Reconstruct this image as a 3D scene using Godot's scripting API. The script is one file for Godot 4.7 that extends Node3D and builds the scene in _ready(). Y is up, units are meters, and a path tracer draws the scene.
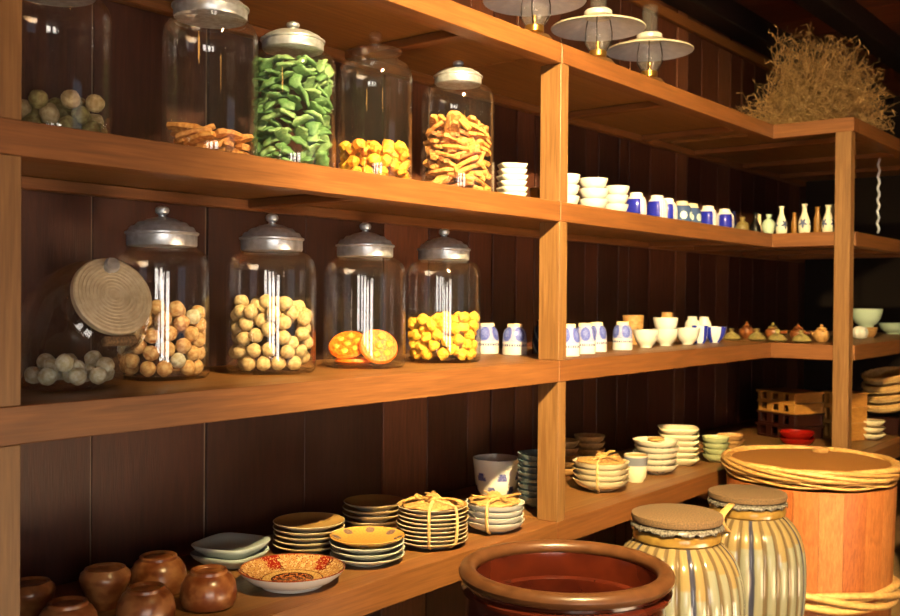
extends Node3D
# y is up, metres. Shelf fronts lie in the plane z = 0, the shelf runs along x, the eye is at y = 1.05.
const EYE := 1.05
const S1 := 1.6767
const S2 := 1.2876
const S3 := 0.8968
const S4 := 0.4972
const WALL := -0.45
var rng := RandomNumberGenerator.new()
var used := {}
var M := {}
var K := {}

# ---------------------------------------------------------------- naming
func numbered(n: String) -> String:
	if not used.has(n):
		used[n] = 0
		return n
	used[n] += 1
	return "%s_%03d" % [n, used[n]]

func tag(o: Node, label: String, category: String, group := "") -> void:
	o.set_meta("label", label)
	o.set_meta("category", category)
	if group: o.set_meta("group", group)

func thing(called: String, label: String, category: String, at := Vector3.ZERO, group := "") -> Node3D:
	var o := Node3D.new()
	o.name = numbered(called)
	add_child(o)
	o.position = at
	tag(o, label, category, group)
	return o

func part(called: String, mesh: Mesh, mat: Material, parent: Node, at := Vector3.ZERO, rot := Vector3.ZERO) -> MeshInstance3D:
	var o := MeshInstance3D.new()
	o.name = called
	o.mesh = mesh
	o.material_override = mat
	parent.add_child(o, true)
	o.position = at
	o.rotation = rot
	return o

func single(called: String, mesh: Mesh, mat: Material, label: String, category: String, at: Vector3, group := "", rot := Vector3.ZERO) -> MeshInstance3D:
	var o := MeshInstance3D.new()
	o.name = numbered(called)
	o.mesh = mesh
	o.material_override = mat
	add_child(o)
	o.position = at
	o.rotation = rot
	tag(o, label, category, group)
	return o

func struct(called: String, mesh: Mesh = null, mat: Material = null, at := Vector3.ZERO) -> Node3D:
	var o: Node3D
	if mesh:
		var mi := MeshInstance3D.new()
		mi.mesh = mesh
		mi.material_override = mat
		o = mi
	else:
		o = Node3D.new()
	o.name = called
	add_child(o)
	o.position = at
	o.set_meta("kind", "structure")
	return o

# ---------------------------------------------------------------- shapes
var long_axis := 0
var uv_off := Vector2.ZERO

func poly(st: SurfaceTool, pts: Array, out: Vector3) -> void:
	var n: Vector3 = (pts[1] - pts[0]).cross(pts[2] - pts[0])
	if n.dot(out) > 0: pts.reverse()
	var nn: Vector3 = n.normalized() * (1.0 if n.dot(out) > 0 else -1.0)
	for i in range(1, pts.size() - 1):
		for p in [pts[0], pts[i], pts[i + 1]]:
			var q: Vector3 = p
			st.set_normal(nn)
			var u := q[long_axis]
			var v := q[(long_axis + 1) % 3] + q[(long_axis + 2) % 3]
			st.set_uv(Vector2(u, v) + uv_off)
			st.add_vertex(q)

func box_to(st: SurfaceTool, c: Vector3, size: Vector3, b := 0.002, basis := Basis()) -> void:
	var h := size / 2.0
	b = min(b, min(h.x, min(h.y, h.z)) * 0.9)
	long_axis = 0
	if size.y >= size.x and size.y >= size.z: long_axis = 1
	elif size.z >= size.x and size.z >= size.y: long_axis = 2
	var P := func(s: Array, a: int) -> Vector3:
		var v := Vector3(s[0] * (h.x - b), s[1] * (h.y - b), s[2] * (h.z - b))
		v[a] = s[a] * h[a]
		return c + basis * v
	for a in 3:
		var d := (a + 1) % 3
		var e := (a + 2) % 3
		for s in [-1, 1]:
			var q := []
			for t in [[-1, -1], [1, -1], [1, 1], [-1, 1]]:
				var sg := [0, 0, 0]
				sg[a] = s; sg[d] = t[0]; sg[e] = t[1]
				q.append(P.call(sg, a))
			var o := Vector3.ZERO
			o[a] = s
			poly(st, q, basis * o)
			if b > 0.0:
				for s2 in [-1, 1]:
					var sg1 := [0, 0, 0]
					sg1[a] = s; sg1[d] = s2; sg1[e] = -1
					var sg2 := sg1.duplicate()
					sg2[e] = 1
					var o2 := Vector3.ZERO
					o2[a] = s; o2[d] = s2
					poly(st, [P.call(sg1, a), P.call(sg2, a), P.call(sg2, d), P.call(sg1, d)], basis * o2)
	if b > 0.0:
		for x in [-1, 1]:
			for y in [-1, 1]:
				for z in [-1, 1]:
					poly(st, [P.call([x, y, z], 0), P.call([x, y, z], 1), P.call([x, y, z], 2)], basis * Vector3(x, y, z))

func new_st() -> SurfaceTool:
	var st := SurfaceTool.new()
	st.begin(Mesh.PRIMITIVE_TRIANGLES)
	return st

func box(size: Vector3, b := 0.002) -> ArrayMesh:
	var st := new_st()
	uv_off = Vector2(rng.randf() * 7.0, rng.randf() * 3.0)
	box_to(st, Vector3.ZERO, size, b)
	return st.commit()

# box between two corners, as a part
func slab(called: String, lo: Vector3, hi: Vector3, mat: Material, parent: Node, b := 0.002) -> MeshInstance3D:
	return part(called, box(hi - lo, b), mat, parent, (lo + hi) / 2.0)

# surface of revolution; profile [[r, y], ...] from the bottom up the outside (then down the inside)
func lathe(prof: Array, segs := 36, planar := 0.0, sharp := 35.0) -> ArrayMesh:
	var st := new_st()
	lathe_to(st, prof, segs, planar, sharp)
	return st.commit()

func lathe_to(st: SurfaceTool, prof: Array, segs := 36, planar := 0.0, sharp := 35.0) -> void:
	var n := prof.size()
	var nor := []
	for i in n - 1:
		var d := Vector2(prof[i + 1][0] - prof[i][0], prof[i + 1][1] - prof[i][1])
		nor.append(Vector2(d.y, -d.x).normalized())
	var lens := [0.0]
	for i in n - 1:
		lens.append(lens[i] + Vector2(prof[i + 1][0] - prof[i][0], prof[i + 1][1] - prof[i][1]).length())
	var total: float = max(lens[n - 1], 1e-6)
	for i in n - 1:
		var na: Vector2 = nor[i]
		var nb: Vector2 = nor[i]
		if i > 0 and nor[i].dot(nor[i - 1]) > cos(deg_to_rad(sharp)): na = (nor[i] + nor[i - 1]).normalized()
		if i < n - 2 and nor[i].dot(nor[i + 1]) > cos(deg_to_rad(sharp)): nb = (nor[i] + nor[i + 1]).normalized()
		var r0: float = prof[i][0]
		var r1: float = prof[i + 1][0]
		var y0: float = prof[i][1]
		var y1: float = prof[i + 1][1]
		for j in segs:
			var t := [TAU * j / segs, TAU * (j + 1) / segs]
			var v := []
			for q in [[r0, y0, t[0], na, lens[i], float(j)], [r1, y1, t[0], nb, lens[i + 1], float(j)], [r0, y0, t[1], na, lens[i], j + 1.0], [r1, y1, t[1], nb, lens[i + 1], j + 1.0]]:
				var uv := Vector2(q[5] / segs, 1.0 - q[4] / total)
				if planar > 0.0: uv = Vector2(0.5 + q[0] * cos(q[2]) / planar / 2.0, 0.5 + q[0] * sin(q[2]) / planar / 2.0)
				v.append([Vector3(q[0] * cos(q[2]), q[1], q[0] * sin(q[2])), Vector3(q[3].x * cos(q[2]), q[3].y, q[3].x * sin(q[2])), uv])
			var tris := []
			if r0 > 1e-6: tris.append([v[2], v[1], v[0]])
			if r1 > 1e-6: tris.append([v[2], v[3], v[1]])
			for tr in tris:
				for q in tr:
					st.set_normal(q[1])
					st.set_uv(q[2])
					st.add_vertex(q[0])

# grid of points [row][column]; wrap closes the columns
func grid_to(st: SurfaceTool, rows: Array, wrap := true, vs := 1.0) -> void:
	for i in rows.size() - 1:
		var a: PackedVector3Array = rows[i]
		var b: PackedVector3Array = rows[i + 1]
		var m := a.size()
		for j in (m if wrap else m - 1):
			var k := (j + 1) % m
			var q := [[a[j], j, i], [b[j], j, i + 1], [a[k], j + 1, i], [b[k], j + 1, i + 1]]
			for tr in [[2, 1, 0], [2, 3, 1]]:
				for s in tr:
					st.set_smooth_group(0)
					st.set_uv(Vector2(float(q[s][1]) / m, vs * float(q[s][2]) / (rows.size() - 1)))
					st.add_vertex(q[s][0])

func grid(rows: Array, wrap := true, vs := 1.0) -> ArrayMesh:
	var st := new_st()
	grid_to(st, rows, wrap, vs)
	st.generate_normals()
	return st.commit()

# tube along points; radii a number or an array, flat squeezes it across
func tube_rows(pts: Array, rad, segs := 8, flat := 1.0, cap := true) -> Array:
	var rows := []
	var n := pts.size()
	var side := Vector3.ZERO
	for i in n:
		var d: Vector3 = (pts[min(i + 1, n - 1)] - pts[max(i - 1, 0)]).normalized()
		if side == Vector3.ZERO:
			side = d.cross(Vector3.UP if absf(d.y) < 0.9 else Vector3.RIGHT).normalized()
		side = (side - d * side.dot(d)).normalized()
		var up := side.cross(d)
		var r: float = rad[i] if rad is Array else rad
		var row := PackedVector3Array()
		for j in segs:
			var t := TAU * j / segs
			row.append(pts[i] + (side * cos(t) + up * sin(t) * flat) * r)
		if cap and i == 0: rows.append(fill_row(pts[i], segs))
		rows.append(row)
		if cap and i == n - 1: rows.append(fill_row(pts[i], segs))
	return rows

func fill_row(p: Vector3, segs: int) -> PackedVector3Array:
	var row := PackedVector3Array()
	for j in segs: row.append(p)
	return row

func tube(pts: Array, rad, segs := 8, flat := 1.0) -> ArrayMesh:
	return grid(tube_rows(pts, rad, segs, flat))

func blob(r: Vector3, s: int, rough := 0.1, nu := 12, nv := 8, freq := 0.9) -> ArrayMesh:
	var fn := FastNoiseLite.new()
	fn.seed = s
	fn.frequency = freq
	var rows := []
	for i in nv + 1:
		var a := PI * i / nv
		var row := PackedVector3Array()
		for j in nu:
			var t := TAU * j / nu
			var d := Vector3(sin(a) * cos(t), -cos(a), sin(a) * sin(t))
			row.append(d * r * (1.0 + rough * fn.get_noise_3dv(d * 1.3)))
		rows.append(row)
	return grid(rows)

# ---------------------------------------------------------------- materials
func mat(c: Color, rough := 0.6, metal := 0.0) -> StandardMaterial3D:
	var m := StandardMaterial3D.new()
	m.albedo_color = c
	m.roughness = rough
	m.metallic = metal
	return m

func tex(w: int, h: int, fn: Callable) -> ImageTexture:
	var im := Image.create(w, h, false, Image.FORMAT_RGB8)
	for y in h:
		for x in w:
			im.set_pixel(x, y, fn.call((x + 0.5) / w, (y + 0.5) / h))
	return ImageTexture.create_from_image(im)

func noise_img(s: int, freq: float, octaves := 3, n := 256) -> Image:
	var f := FastNoiseLite.new()
	f.seed = s
	f.noise_type = FastNoiseLite.TYPE_SIMPLEX_SMOOTH
	f.frequency = freq
	f.fractal_octaves = octaves
	return f.get_seamless_image(n, n)

var wood_tex: ImageTexture
var wood_rough: ImageTexture
func wood_textures() -> void:
	var a := noise_img(3, 0.015, 2)
	var b := noise_img(8, 0.06, 3)
	var c := noise_img(12, 0.2, 2)
	var im := Image.create(256, 256, false, Image.FORMAT_RGB8)
	var ir := Image.create(256, 256, false, Image.FORMAT_RGB8)
	for y in 256:
		for x in 256:
			var va := a.get_pixel(x, y).r
			var ring := 0.5 + 0.5 * sin(va * 20.0 + b.get_pixel(x, y).r * 3.0)
			var t: float = clamp(0.2 * va + 0.16 * ring + 0.34 * b.get_pixel(x, y).r + 0.34 * c.get_pixel(x, y).r, 0.0, 1.0)
			var k: float = lerp(0.62, 1.0, t)
			im.set_pixel(x, y, Color(k, k * lerp(0.93, 1.0, t), k * lerp(0.84, 1.0, t)))
			var h: float = lerp(0.75, 1.0, c.get_pixel(x, y).r)
			ir.set_pixel(x, y, Color(h, h, h))
	wood_tex = ImageTexture.create_from_image(im)
	wood_rough = ImageTexture.create_from_image(ir)

func wood(c: Color, rough := 0.6, su := 0.24, sv := 5.0, bump := 0.06) -> StandardMaterial3D:
	var m := mat(c, rough)
	m.albedo_texture = wood_tex
	m.roughness_texture = wood_rough
	m.heightmap_enabled = true
	m.heightmap_texture = wood_rough
	m.heightmap_scale = bump
	m.uv1_scale = Vector3(su, sv, 1)
	return m

# speckled stuff: two colours by noise, on triplanar
func speckle(c1: Color, c2: Color, s: int, freq: float, rough := 0.7, scale := 12.0, gain := 1.6) -> StandardMaterial3D:
	var a := noise_img(s, freq, 3, 128)
	var im := Image.create(128, 128, false, Image.FORMAT_RGB8)
	for y in 128:
		for x in 128:
			im.set_pixel(x, y, c1.lerp(c2, clamp((a.get_pixel(x, y).r - 0.5) * gain + 0.5, 0.0, 1.0)))
	var m := mat(Color.WHITE, rough)
	m.albedo_texture = ImageTexture.create_from_image(im)
	m.uv1_triplanar = true
	m.uv1_scale = Vector3.ONE * scale
	return m

func textured(t: Texture2D, rough := 0.2) -> StandardMaterial3D:
	var m := mat(Color.WHITE, rough)
	m.albedo_texture = t
	return m

func make_materials() -> void:
	wood_textures()
	M.front = wood(Color(0.56, 0.365, 0.195), 0.55)
	M.front2 = wood(Color(0.54, 0.345, 0.18), 0.55)
	M.post = wood(Color(0.57, 0.42, 0.255), 0.55)
	M.board = wood(Color(0.57, 0.40, 0.22), 0.5)
	M.under = wood(Color(0.54, 0.345, 0.18), 0.6)
	for i in 5:
		M["plank%d" % i] = wood([Color(0.40, 0.22, 0.15), Color(0.32, 0.165, 0.11), Color(0.49, 0.30, 0.21), Color(0.36, 0.19, 0.13), Color(0.27, 0.14, 0.095)][i], 0.6, 0.4, 4.0, 0.1)
	for i in 4:
		M["ceil%d" % i] = wood([Color(0.52, 0.29, 0.19), Color(0.47, 0.26, 0.17), Color(0.55, 0.31, 0.20), Color(0.43, 0.24, 0.155)][i], 0.6, 0.4, 4.0, 0.1)
	M.beam = wood(Color(0.14, 0.085, 0.06), 0.7)
	M.pale = wood(Color(0.58, 0.52, 0.46), 0.7)
	M.back = mat(Color(0.05, 0.035, 0.03), 0.9)
	M.plaster = mat(Color(0.13, 0.085, 0.06), 0.9)
	M.floor = wood(Color(0.66, 0.56, 0.40), 0.5)
	var g := mat(Color(0.80, 0.80, 0.76, 0.003), 0.02)
	g.transparency = BaseMaterial3D.TRANSPARENCY_ALPHA
	M.glass = g
	var g2 := mat(Color(0.85, 0.85, 0.85, 0.05), 0.04)
	g2.transparency = BaseMaterial3D.TRANSPARENCY_ALPHA
	M.chimney = g2
	M.alu = speckle(Color(0.80, 0.82, 0.85), Color(0.68, 0.69, 0.71), 5, 0.05, 0.36, 9.0)
	M.alu.metallic = 0.7
	M.tin = speckle(Color(0.70, 0.64, 0.54), Color(0.63, 0.57, 0.47), 6, 0.06, 0.45, 9.0)
	M.tin.metallic = 0.1
	M.cork = speckle(Color(0.47, 0.36, 0.24), Color(0.30, 0.23, 0.155), 7, 0.12, 0.9, 14.0)
	M.ball = speckle(Color(0.86, 0.74, 0.52), Color(0.72, 0.52, 0.30), 21, 0.06, 0.75, 14.0, 2.2)
	M.ball_red = speckle(Color(0.90, 0.78, 0.56), Color(0.68, 0.43, 0.22), 22, 0.05, 0.7, 14.0, 2.8)
	M.ball_grey = speckle(Color(0.80, 0.71, 0.53), Color(0.66, 0.55, 0.36), 23, 0.07, 0.8, 14.0, 2.0)
	M.ball_white = speckle(Color(0.86, 0.85, 0.76), Color(0.72, 0.66, 0.50), 24, 0.05, 0.7, 14.0, 2.0)
	M.ball_green = speckle(Color(0.62, 0.58, 0.36), Color(0.48, 0.40, 0.22), 25, 0.06, 0.7, 14.0, 2.0)
	M.yellow = speckle(Color(0.93, 0.76, 0.26), Color(0.82, 0.55, 0.12), 26, 0.06, 0.7, 14.0, 1.8)
	M.amber = speckle(Color(0.90, 0.62, 0.18), Color(0.76, 0.44, 0.08), 27, 0.06, 0.6, 14.0, 1.8)
	M.pod = speckle(Color(0.37, 0.52, 0.33), Color(0.28, 0.43, 0.24), 28, 0.06, 0.6, 14.0, 1.8)
	M.pod2 = speckle(Color(0.50, 0.62, 0.43), Color(0.37, 0.51, 0.31), 29, 0.06, 0.6, 14.0, 1.8)
	M.chip = speckle(Color(0.84, 0.62, 0.36), Color(0.68, 0.44, 0.22), 30, 0.05, 0.7, 12.0, 2.0)
	M.chip2 = speckle(Color(0.70, 0.46, 0.28), Color(0.52, 0.30, 0.17), 31, 0.05, 0.7, 12.0, 2.0)
	M.chip3 = speckle(Color(0.88, 0.66, 0.36), Color(0.72, 0.45, 0.18), 32, 0.05, 0.7, 12.0, 2.0)
	M.orange2 = speckle(Color(0.97, 0.66, 0.24), Color(0.92, 0.50, 0.12), 53, 0.07, 0.45, 16.0, 2.4)
	M.orange = speckle(Color(0.95, 0.50, 0.10), Color(0.80, 0.28, 0.04), 33, 0.07, 0.45, 16.0, 2.4)
	M.white = mat(Color(0.84, 0.83, 0.80), 0.18)
	M.cream = mat(Color(0.86, 0.80, 0.66), 0.25)
	M.tan = speckle(Color(0.76, 0.60, 0.38), Color(0.62, 0.45, 0.26), 34, 0.05, 0.5, 10.0)
	M.greyglaze = speckle(Color(0.60, 0.58, 0.51), Color(0.50, 0.46, 0.38), 35, 0.04, 0.25, 10.0)
	M.darkglaze = speckle(Color(0.34, 0.30, 0.24), Color(0.24, 0.20, 0.16), 36, 0.04, 0.25, 10.0)
	M.bluegrey = speckle(Color(0.46, 0.55, 0.58), Color(0.36, 0.44, 0.48), 37, 0.04, 0.25, 10.0)
	M.celadon = mat(Color(0.72, 0.80, 0.72), 0.2)
	M.olive = speckle(Color(0.55, 0.50, 0.30), Color(0.42, 0.36, 0.20), 38, 0.05, 0.45, 12.0)
	M.brownclay = speckle(Color(0.56, 0.34, 0.18), Color(0.38, 0.20, 0.10), 39, 0.03, 0.32, 10.0, 2.2)
	M.darkblue = mat(Color(0.06, 0.07, 0.24), 0.15)
	M.black = mat(Color(0.03, 0.028, 0.03), 0.25)
	M.ochre = mat(Color(0.50, 0.34, 0.12), 0.35)
	M.red = mat(Color(0.52, 0.06, 0.035), 0.25)
	M.lacquer = mat(Color(0.16, 0.06, 0.04), 0.3)
	M.honey = wood(Color(0.80, 0.58, 0.28), 0.55, 1.5, 14.0, 0.03)
	M.straw = speckle(Color(0.80, 0.68, 0.46), Color(0.68, 0.54, 0.32), 40, 0.08, 0.8, 14.0)
	M.leaf = speckle(Color(0.78, 0.62, 0.37), Color(0.58, 0.41, 0.20), 41, 0.05, 0.75, 14.0)
	M.bamboo = speckle(Color(0.86, 0.71, 0.45), Color(0.74, 0.56, 0.32), 42, 0.04, 0.45, 9.0)
	M.bamboo2 = speckle(Color(0.78, 0.61, 0.36), Color(0.66, 0.48, 0.26), 43, 0.04, 0.45, 9.0)
	M.weave = speckle(Color(0.60, 0.40, 0.18), Color(0.48, 0.30, 0.12), 44, 0.1, 0.6, 16.0)
	for i in 3:
		M["stave%d" % i] = wood([Color(0.80, 0.50, 0.28), Color(0.74, 0.43, 0.22), Color(0.84, 0.55, 0.32)][i], 0.5, 1.2, 7.0, 0.05)
	M.grass = speckle(Color(0.78, 0.64, 0.43), Color(0.56, 0.42, 0.25), 45, 0.05, 0.85, 8.0)
	M.enamel = speckle(Color(0.90, 0.92, 0.97), Color(0.80, 0.83, 0.90), 46, 0.03, 0.25, 6.0, 1.4)
	M.enamel_top = speckle(Color(0.86, 0.83, 0.76), Color(0.76, 0.72, 0.62), 47, 0.03, 0.35, 6.0, 1.4)
	M.brass = mat(Color(0.72, 0.55, 0.28), 0.3, 0.9)
	M.potglaze = speckle(Color(0.30, 0.11, 0.06), Color(0.20, 0.065, 0.04), 48, 0.02, 0.12, 4.0, 1.6)
	M.potrim = speckle(Color(0.37, 0.235, 0.14), Color(0.29, 0.175, 0.10), 49, 0.03, 0.32, 6.0, 1.6)
	M.wrap = speckle(Color(0.52, 0.50, 0.47), Color(0.22, 0.20, 0.18), 50, 0.08, 0.25, 14.0, 2.0)
	var band := tex(8, 64, func(_u: float, v: float) -> Color:
		return Color(0.64, 0.50, 0.29) if v < 0.465 else (Color(0.74, 0.70, 0.60) if v < 0.53 else Color(0.60, 0.58, 0.53)))
	M.plateband = textured(band, 0.22)
	M.platetan = speckle(Color(0.62, 0.50, 0.30), Color(0.52, 0.40, 0.22), 52, 0.03, 0.25, 8.0)
	M.metal = mat(Color(0.25, 0.24, 0.23), 0.4, 0.9)

# ---------------------------------------------------------------- scene
const PANES := [[-3.32, -3.22], [-2.80, -2.15], [-1.80, -1.15], [-0.78, -0.16]]

func _ready() -> void:
	rng.seed = 20240607
	# camera
	var cam := Camera3D.new()
	cam.name = "camera"
	cam.fov = 2.0 * rad_to_deg(atan(308.0 / 984.09))
	cam.near = 0.05
	cam.far = 60.0
	add_child(cam)
	cam.transform = Transform3D(Basis(Vector3(0.62396522, 0.00777753, 0.78141341), Vector3(0.00350339, 0.99991258, -0.01274977), Vector3(-0.78144426, 0.010693, 0.62388343)).orthonormalized(), Vector3(0, EYE, 1.3))
	cam.current = true
	var lens := CameraAttributesPhysical.new()
	lens.frustum_focal_length = 12.0 * 984.09 / 308.0
	lens.frustum_focus_distance = 1.95
	lens.frustum_near = 0.05
	lens.frustum_far = 60.0
	lens.exposure_aperture = 6.0
	cam.attributes = lens
	# environment: a closed room, the sky is only outside
	var we := WorldEnvironment.new()
	we.name = "environment"
	var env := Environment.new()
	env.background_mode = Environment.BG_COLOR
	env.background_color = Color(0.55, 0.60, 0.66)
	env.ambient_light_source = Environment.AMBIENT_SOURCE_DISABLED
	env.tonemap_mode = Environment.TONE_MAPPER_LINEAR
	env.tonemap_exposure = 1.0
	env.sdfgi_enabled = true
	env.ssao_enabled = true
	env.ssil_enabled = true
	we.environment = env
	add_child(we)
	# daylight through the low paper screens in the wall behind the camera, one light for each pane
	for w in PANES:
		var day := AreaLight3D.new()
		day.name = "daylight_area_light"
		day.area_size = Vector2(w[1] - w[0], 1.26)
		day.light_energy = 2.2 * (w[1] - w[0])
		day.light_color = Color(1.0, 0.95, 0.88)
		day.area_range = 20.0
		day.shadow_enabled = true
		add_child(day, true)
		day.position = Vector3((w[0] + w[1]) / 2.0, 0.76, 3.62)
	# sun through the open door behind and right of the camera, on the pale floor
	var sun := DirectionalLight3D.new()
	sun.name = "sun"
	sun.light_energy = 50.0
	sun.light_color = Color(1.0, 0.90, 0.76)
	sun.light_angular_distance = 1.0
	sun.shadow_enabled = true
	sun.sky_mode = DirectionalLight3D.SKY_MODE_LIGHT_ONLY
	add_child(sun)
	sun.look_at_from_position(Vector3.ZERO, Vector3(-0.05, -0.63, -0.77))
	# warm spotlight on the ceiling beam, above and right of the camera
	var spot := SpotLight3D.new()
	spot.name = "ceiling_spot_light"
	spot.light_energy = 27.0
	spot.light_color = Color(1.0, 0.87, 0.61)
	spot.spot_angle = 41.0
	spot.spot_angle_attenuation = 1.0
	spot.spot_range = 12.0
	spot.spot_attenuation = 2.0
	spot.light_size = 0.035
	spot.shadow_enabled = true
	add_child(spot)
	spot.look_at_from_position(Vector3(0.90, 2.13, 1.22), Vector3(2.45, 0.88, -0.1))

	make_materials()
	build_room()
	build_spotlight(spot.transform)
	build_lantern()
	build_shelf()
	build_floor_pots()
	build_jars()
	build_lamps()
	build_grass()
	build_shelf4()
	build_shelf3()
	build_shelf2()
	build_far_things()

# ---------------------------------------------------------------- room
func build_room() -> void:
	var x0 := -3.9
	var x1 := 6.4
	var z1 := 3.7
	# floor of long boards
	var fl := struct("floor")
	slab("subfloor", Vector3(x0, -0.1, -2.2), Vector3(x1, -0.03, z1), M.back, fl, 0.0)
	var zz := -2.2
	while zz < z1 - 0.01:
		var w: float = min(0.24, z1 - zz)
		slab("floorboard", Vector3(x0, -0.03, zz + 0.002), Vector3(x1, 0.0, zz + w - 0.002), M.floor, fl)
		zz += w
	# back wall of upright planks
	var wb := struct("wall_back")
	slab("backing", Vector3(x0, 0, WALL - 0.08), Vector3(5.15, 2.3, WALL - 0.022), M.back, wb, 0.0)
	var edges := []
	var x := -3.9
	while x < 0.4:
		edges.append(x)
		x += 0.28
	for e in [0.52, 0.795, 1.07, 1.344, 1.636, 1.915, 2.10, 2.285, 2.40, 2.52, 2.62, 2.77, 2.94, 3.03, 3.175, 3.25, 3.41, 3.53, 3.637, 3.735, 3.87, 4.04, 4.17, 4.29, 4.44, 4.59, 4.75, 4.90, 5.06, 5.15]:
		edges.append(e)
	for i in edges.size() - 1:
		var a: float = edges[i]
		var b: float = edges[i + 1]
		var d := rng.randf_range(-0.004, 0.004)
		var m: Material = M["plank%d" % (rng.randi() % 5)]
		slab("plank", Vector3(a + 0.0025, 0, WALL - 0.022), Vector3(b - 0.0025, 2.3, WALL + d - 0.003), m, wb, 0.0012)
		if b > 0.9 and b < 1.7:
			slab("spline", Vector3(b - 0.0016, 0, WALL - 0.02), Vector3(b + 0.0016, 2.3, WALL - 0.006), M.pale, wb, 0.0)
	slab("picture_rail", Vector3(x0, 2.135, WALL), Vector3(5.15, 2.175, WALL + 0.022), M.under, wb)
	# dark passage beyond the end of the plank wall
	struct("wall_passage", box(Vector3(1.2, 2.3, 0.1), 0.0), M.back, Vector3(5.78, 1.15, -2.2))
	struct("wall_return", box(Vector3(0.1, 2.3, 1.75), 0.0), M.back, Vector3(5.1, 1.15, -1.33))
	struct("wall_right", box(Vector3(0.1, 2.5, 6.0), 0.0), M.plaster, Vector3(x1 + 0.05, 1.15, 0.75))
	struct("wall_left", box(Vector3(0.1, 2.5, 4.3), 0.0), M.plaster, Vector3(x0 - 0.05, 1.15, 1.62))
	# ceiling boards over beams that run along the shelf
	var ce := struct("ceiling")
	slab("deck", Vector3(x0, 2.32, -2.3), Vector3(x1, 2.38, z1 + 0.1), M.back, ce, 0.0)
	var cx := x0
	while cx < x1 - 0.01:
		var w: float = min(rng.randf_range(0.26, 0.34), x1 - cx)
		slab("ceiling_board", Vector3(cx + 0.002, 2.30, -2.25), Vector3(cx + w - 0.002, 2.32, z1), M["ceil%d" % (rng.randi() % 4)], ce)
		cx += w
	var bz := -0.40
	var n := 1
	while bz < 3.6:
		struct("trim_%d" % n, box(Vector3(x1 - x0, 0.10, 0.10), 0.004), M.beam, Vector3((x0 + x1) / 2.0, 2.25, bz))
		bz += 0.40
		n += 1
	# wall behind the camera with a wide low opening of paper screens
	var wx0 := -3.72
	var wx1 := 0.35
	var dx0 := 1.25
	var dx1 := 2.75
	struct("wall_front", box(Vector3(x1 - dx1, 2.4, 0.1), 0.0), M.plaster, Vector3((x1 + dx1) / 2.0, 1.15, z1))
	struct("wall_front_middle", box(Vector3(dx0 - wx1, 2.4, 0.1), 0.0), M.plaster, Vector3((dx0 + wx1) / 2.0, 1.15, z1))
	struct("wall_front_over_door", box(Vector3(dx1 - dx0, 0.33, 0.1), 0.0), M.plaster, Vector3((dx0 + dx1) / 2.0, 2.185, z1))
	var dr := struct("door_1")
	slab("jamb", Vector3(dx0, 0.0, z1 - 0.06), Vector3(dx0 + 0.05, 2.02, z1 + 0.06), M.beam, dr)
	slab("jamb", Vector3(dx1 - 0.05, 0.0, z1 - 0.06), Vector3(dx1, 2.02, z1 + 0.06), M.beam, dr)
	slab("head", Vector3(dx0 + 0.05, 1.97, z1 - 0.06), Vector3(dx1 - 0.05, 2.02, z1 + 0.06), M.beam, dr)
	struct("wall_front_end", box(Vector3(wx0 - x0, 2.4, 0.1), 0.0), M.plaster, Vector3((wx0 + x0) / 2.0, 1.15, z1))
	struct("wall_front_lintel", box(Vector3(wx1 - wx0, 0.9, 0.1), 0.0), M.plaster, Vector3((wx0 + wx1) / 2.0, 1.87, z1))
	struct("wall_front_sill", box(Vector3(wx1 - wx0, 0.1, 0.1), 0.0), M.plaster, Vector3((wx0 + wx1) / 2.0, 0.05, z1))
	var wi := struct("window_1")
	var paper := mat(Color(0.9, 0.9, 0.86), 0.8)
	paper.emission_enabled = true
	paper.emission = Color(1.0, 0.97, 0.93)
	paper.emission_energy_multiplier = 7.0
	for w in PANES:
		slab("paper_pane", Vector3(w[0], 0.13, z1 - 0.02), Vector3(w[1], 1.39, z1), paper, wi, 0.0)
		for e in [[w[0] - 0.10, w[0]], [w[1], w[1] + 0.10]]:
			slab("stile", Vector3(e[0], 0.1, z1 - 0.06), Vector3(e[1], 1.42, z1 + 0.03), M.beam, wi)
		slab("rail", Vector3(w[0], 0.1, z1 - 0.06), Vector3(w[1], 0.13, z1 + 0.03), M.beam, wi)
		slab("rail", Vector3(w[0], 1.39, z1 - 0.06), Vector3(w[1], 1.42, z1 + 0.03), M.beam, wi)
	var prev := wx0
	for w in PANES + [[wx1 + 0.1, 0.0]]:
		slab("mullion", Vector3(prev, 0.1, z1 - 0.045), Vector3(w[0] - 0.1, 1.42, z1 + 0.03), M.beam, wi)
		prev = w[1] + 0.1

func build_spotlight(t: Transform3D) -> void:
	var o := thing("ceiling_spotlight", "small black spotlight on the ceiling beam, outside the picture", "spotlight", Vector3(0, 0, 0))
	var fwd := -t.basis.z
	var at := t.origin
	var back := at - fwd * 0.02
	part("housing", tube([back - fwd * 0.12, back - fwd * 0.115, back - fwd * 0.02, back - fwd * 0.01], [0.03, 0.042, 0.042, 0.042], 20), M.black, o)
	var lens := mat(Color(1, 0.85, 0.6), 0.4)
	lens.emission_enabled = true
	lens.emission = Color(1.0, 0.78, 0.45)
	lens.emission_energy_multiplier = 18.0
	part("lens", tube([back - fwd * 0.0098, back - fwd * 0.006], 0.036, 20), lens, o)
	part("stem", tube([back - fwd * 0.07 + Vector3(0, 0.02, 0), Vector3(back.x - fwd.x * 0.07, 2.2, 1.2)], 0.008, 8), M.black, o)

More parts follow.
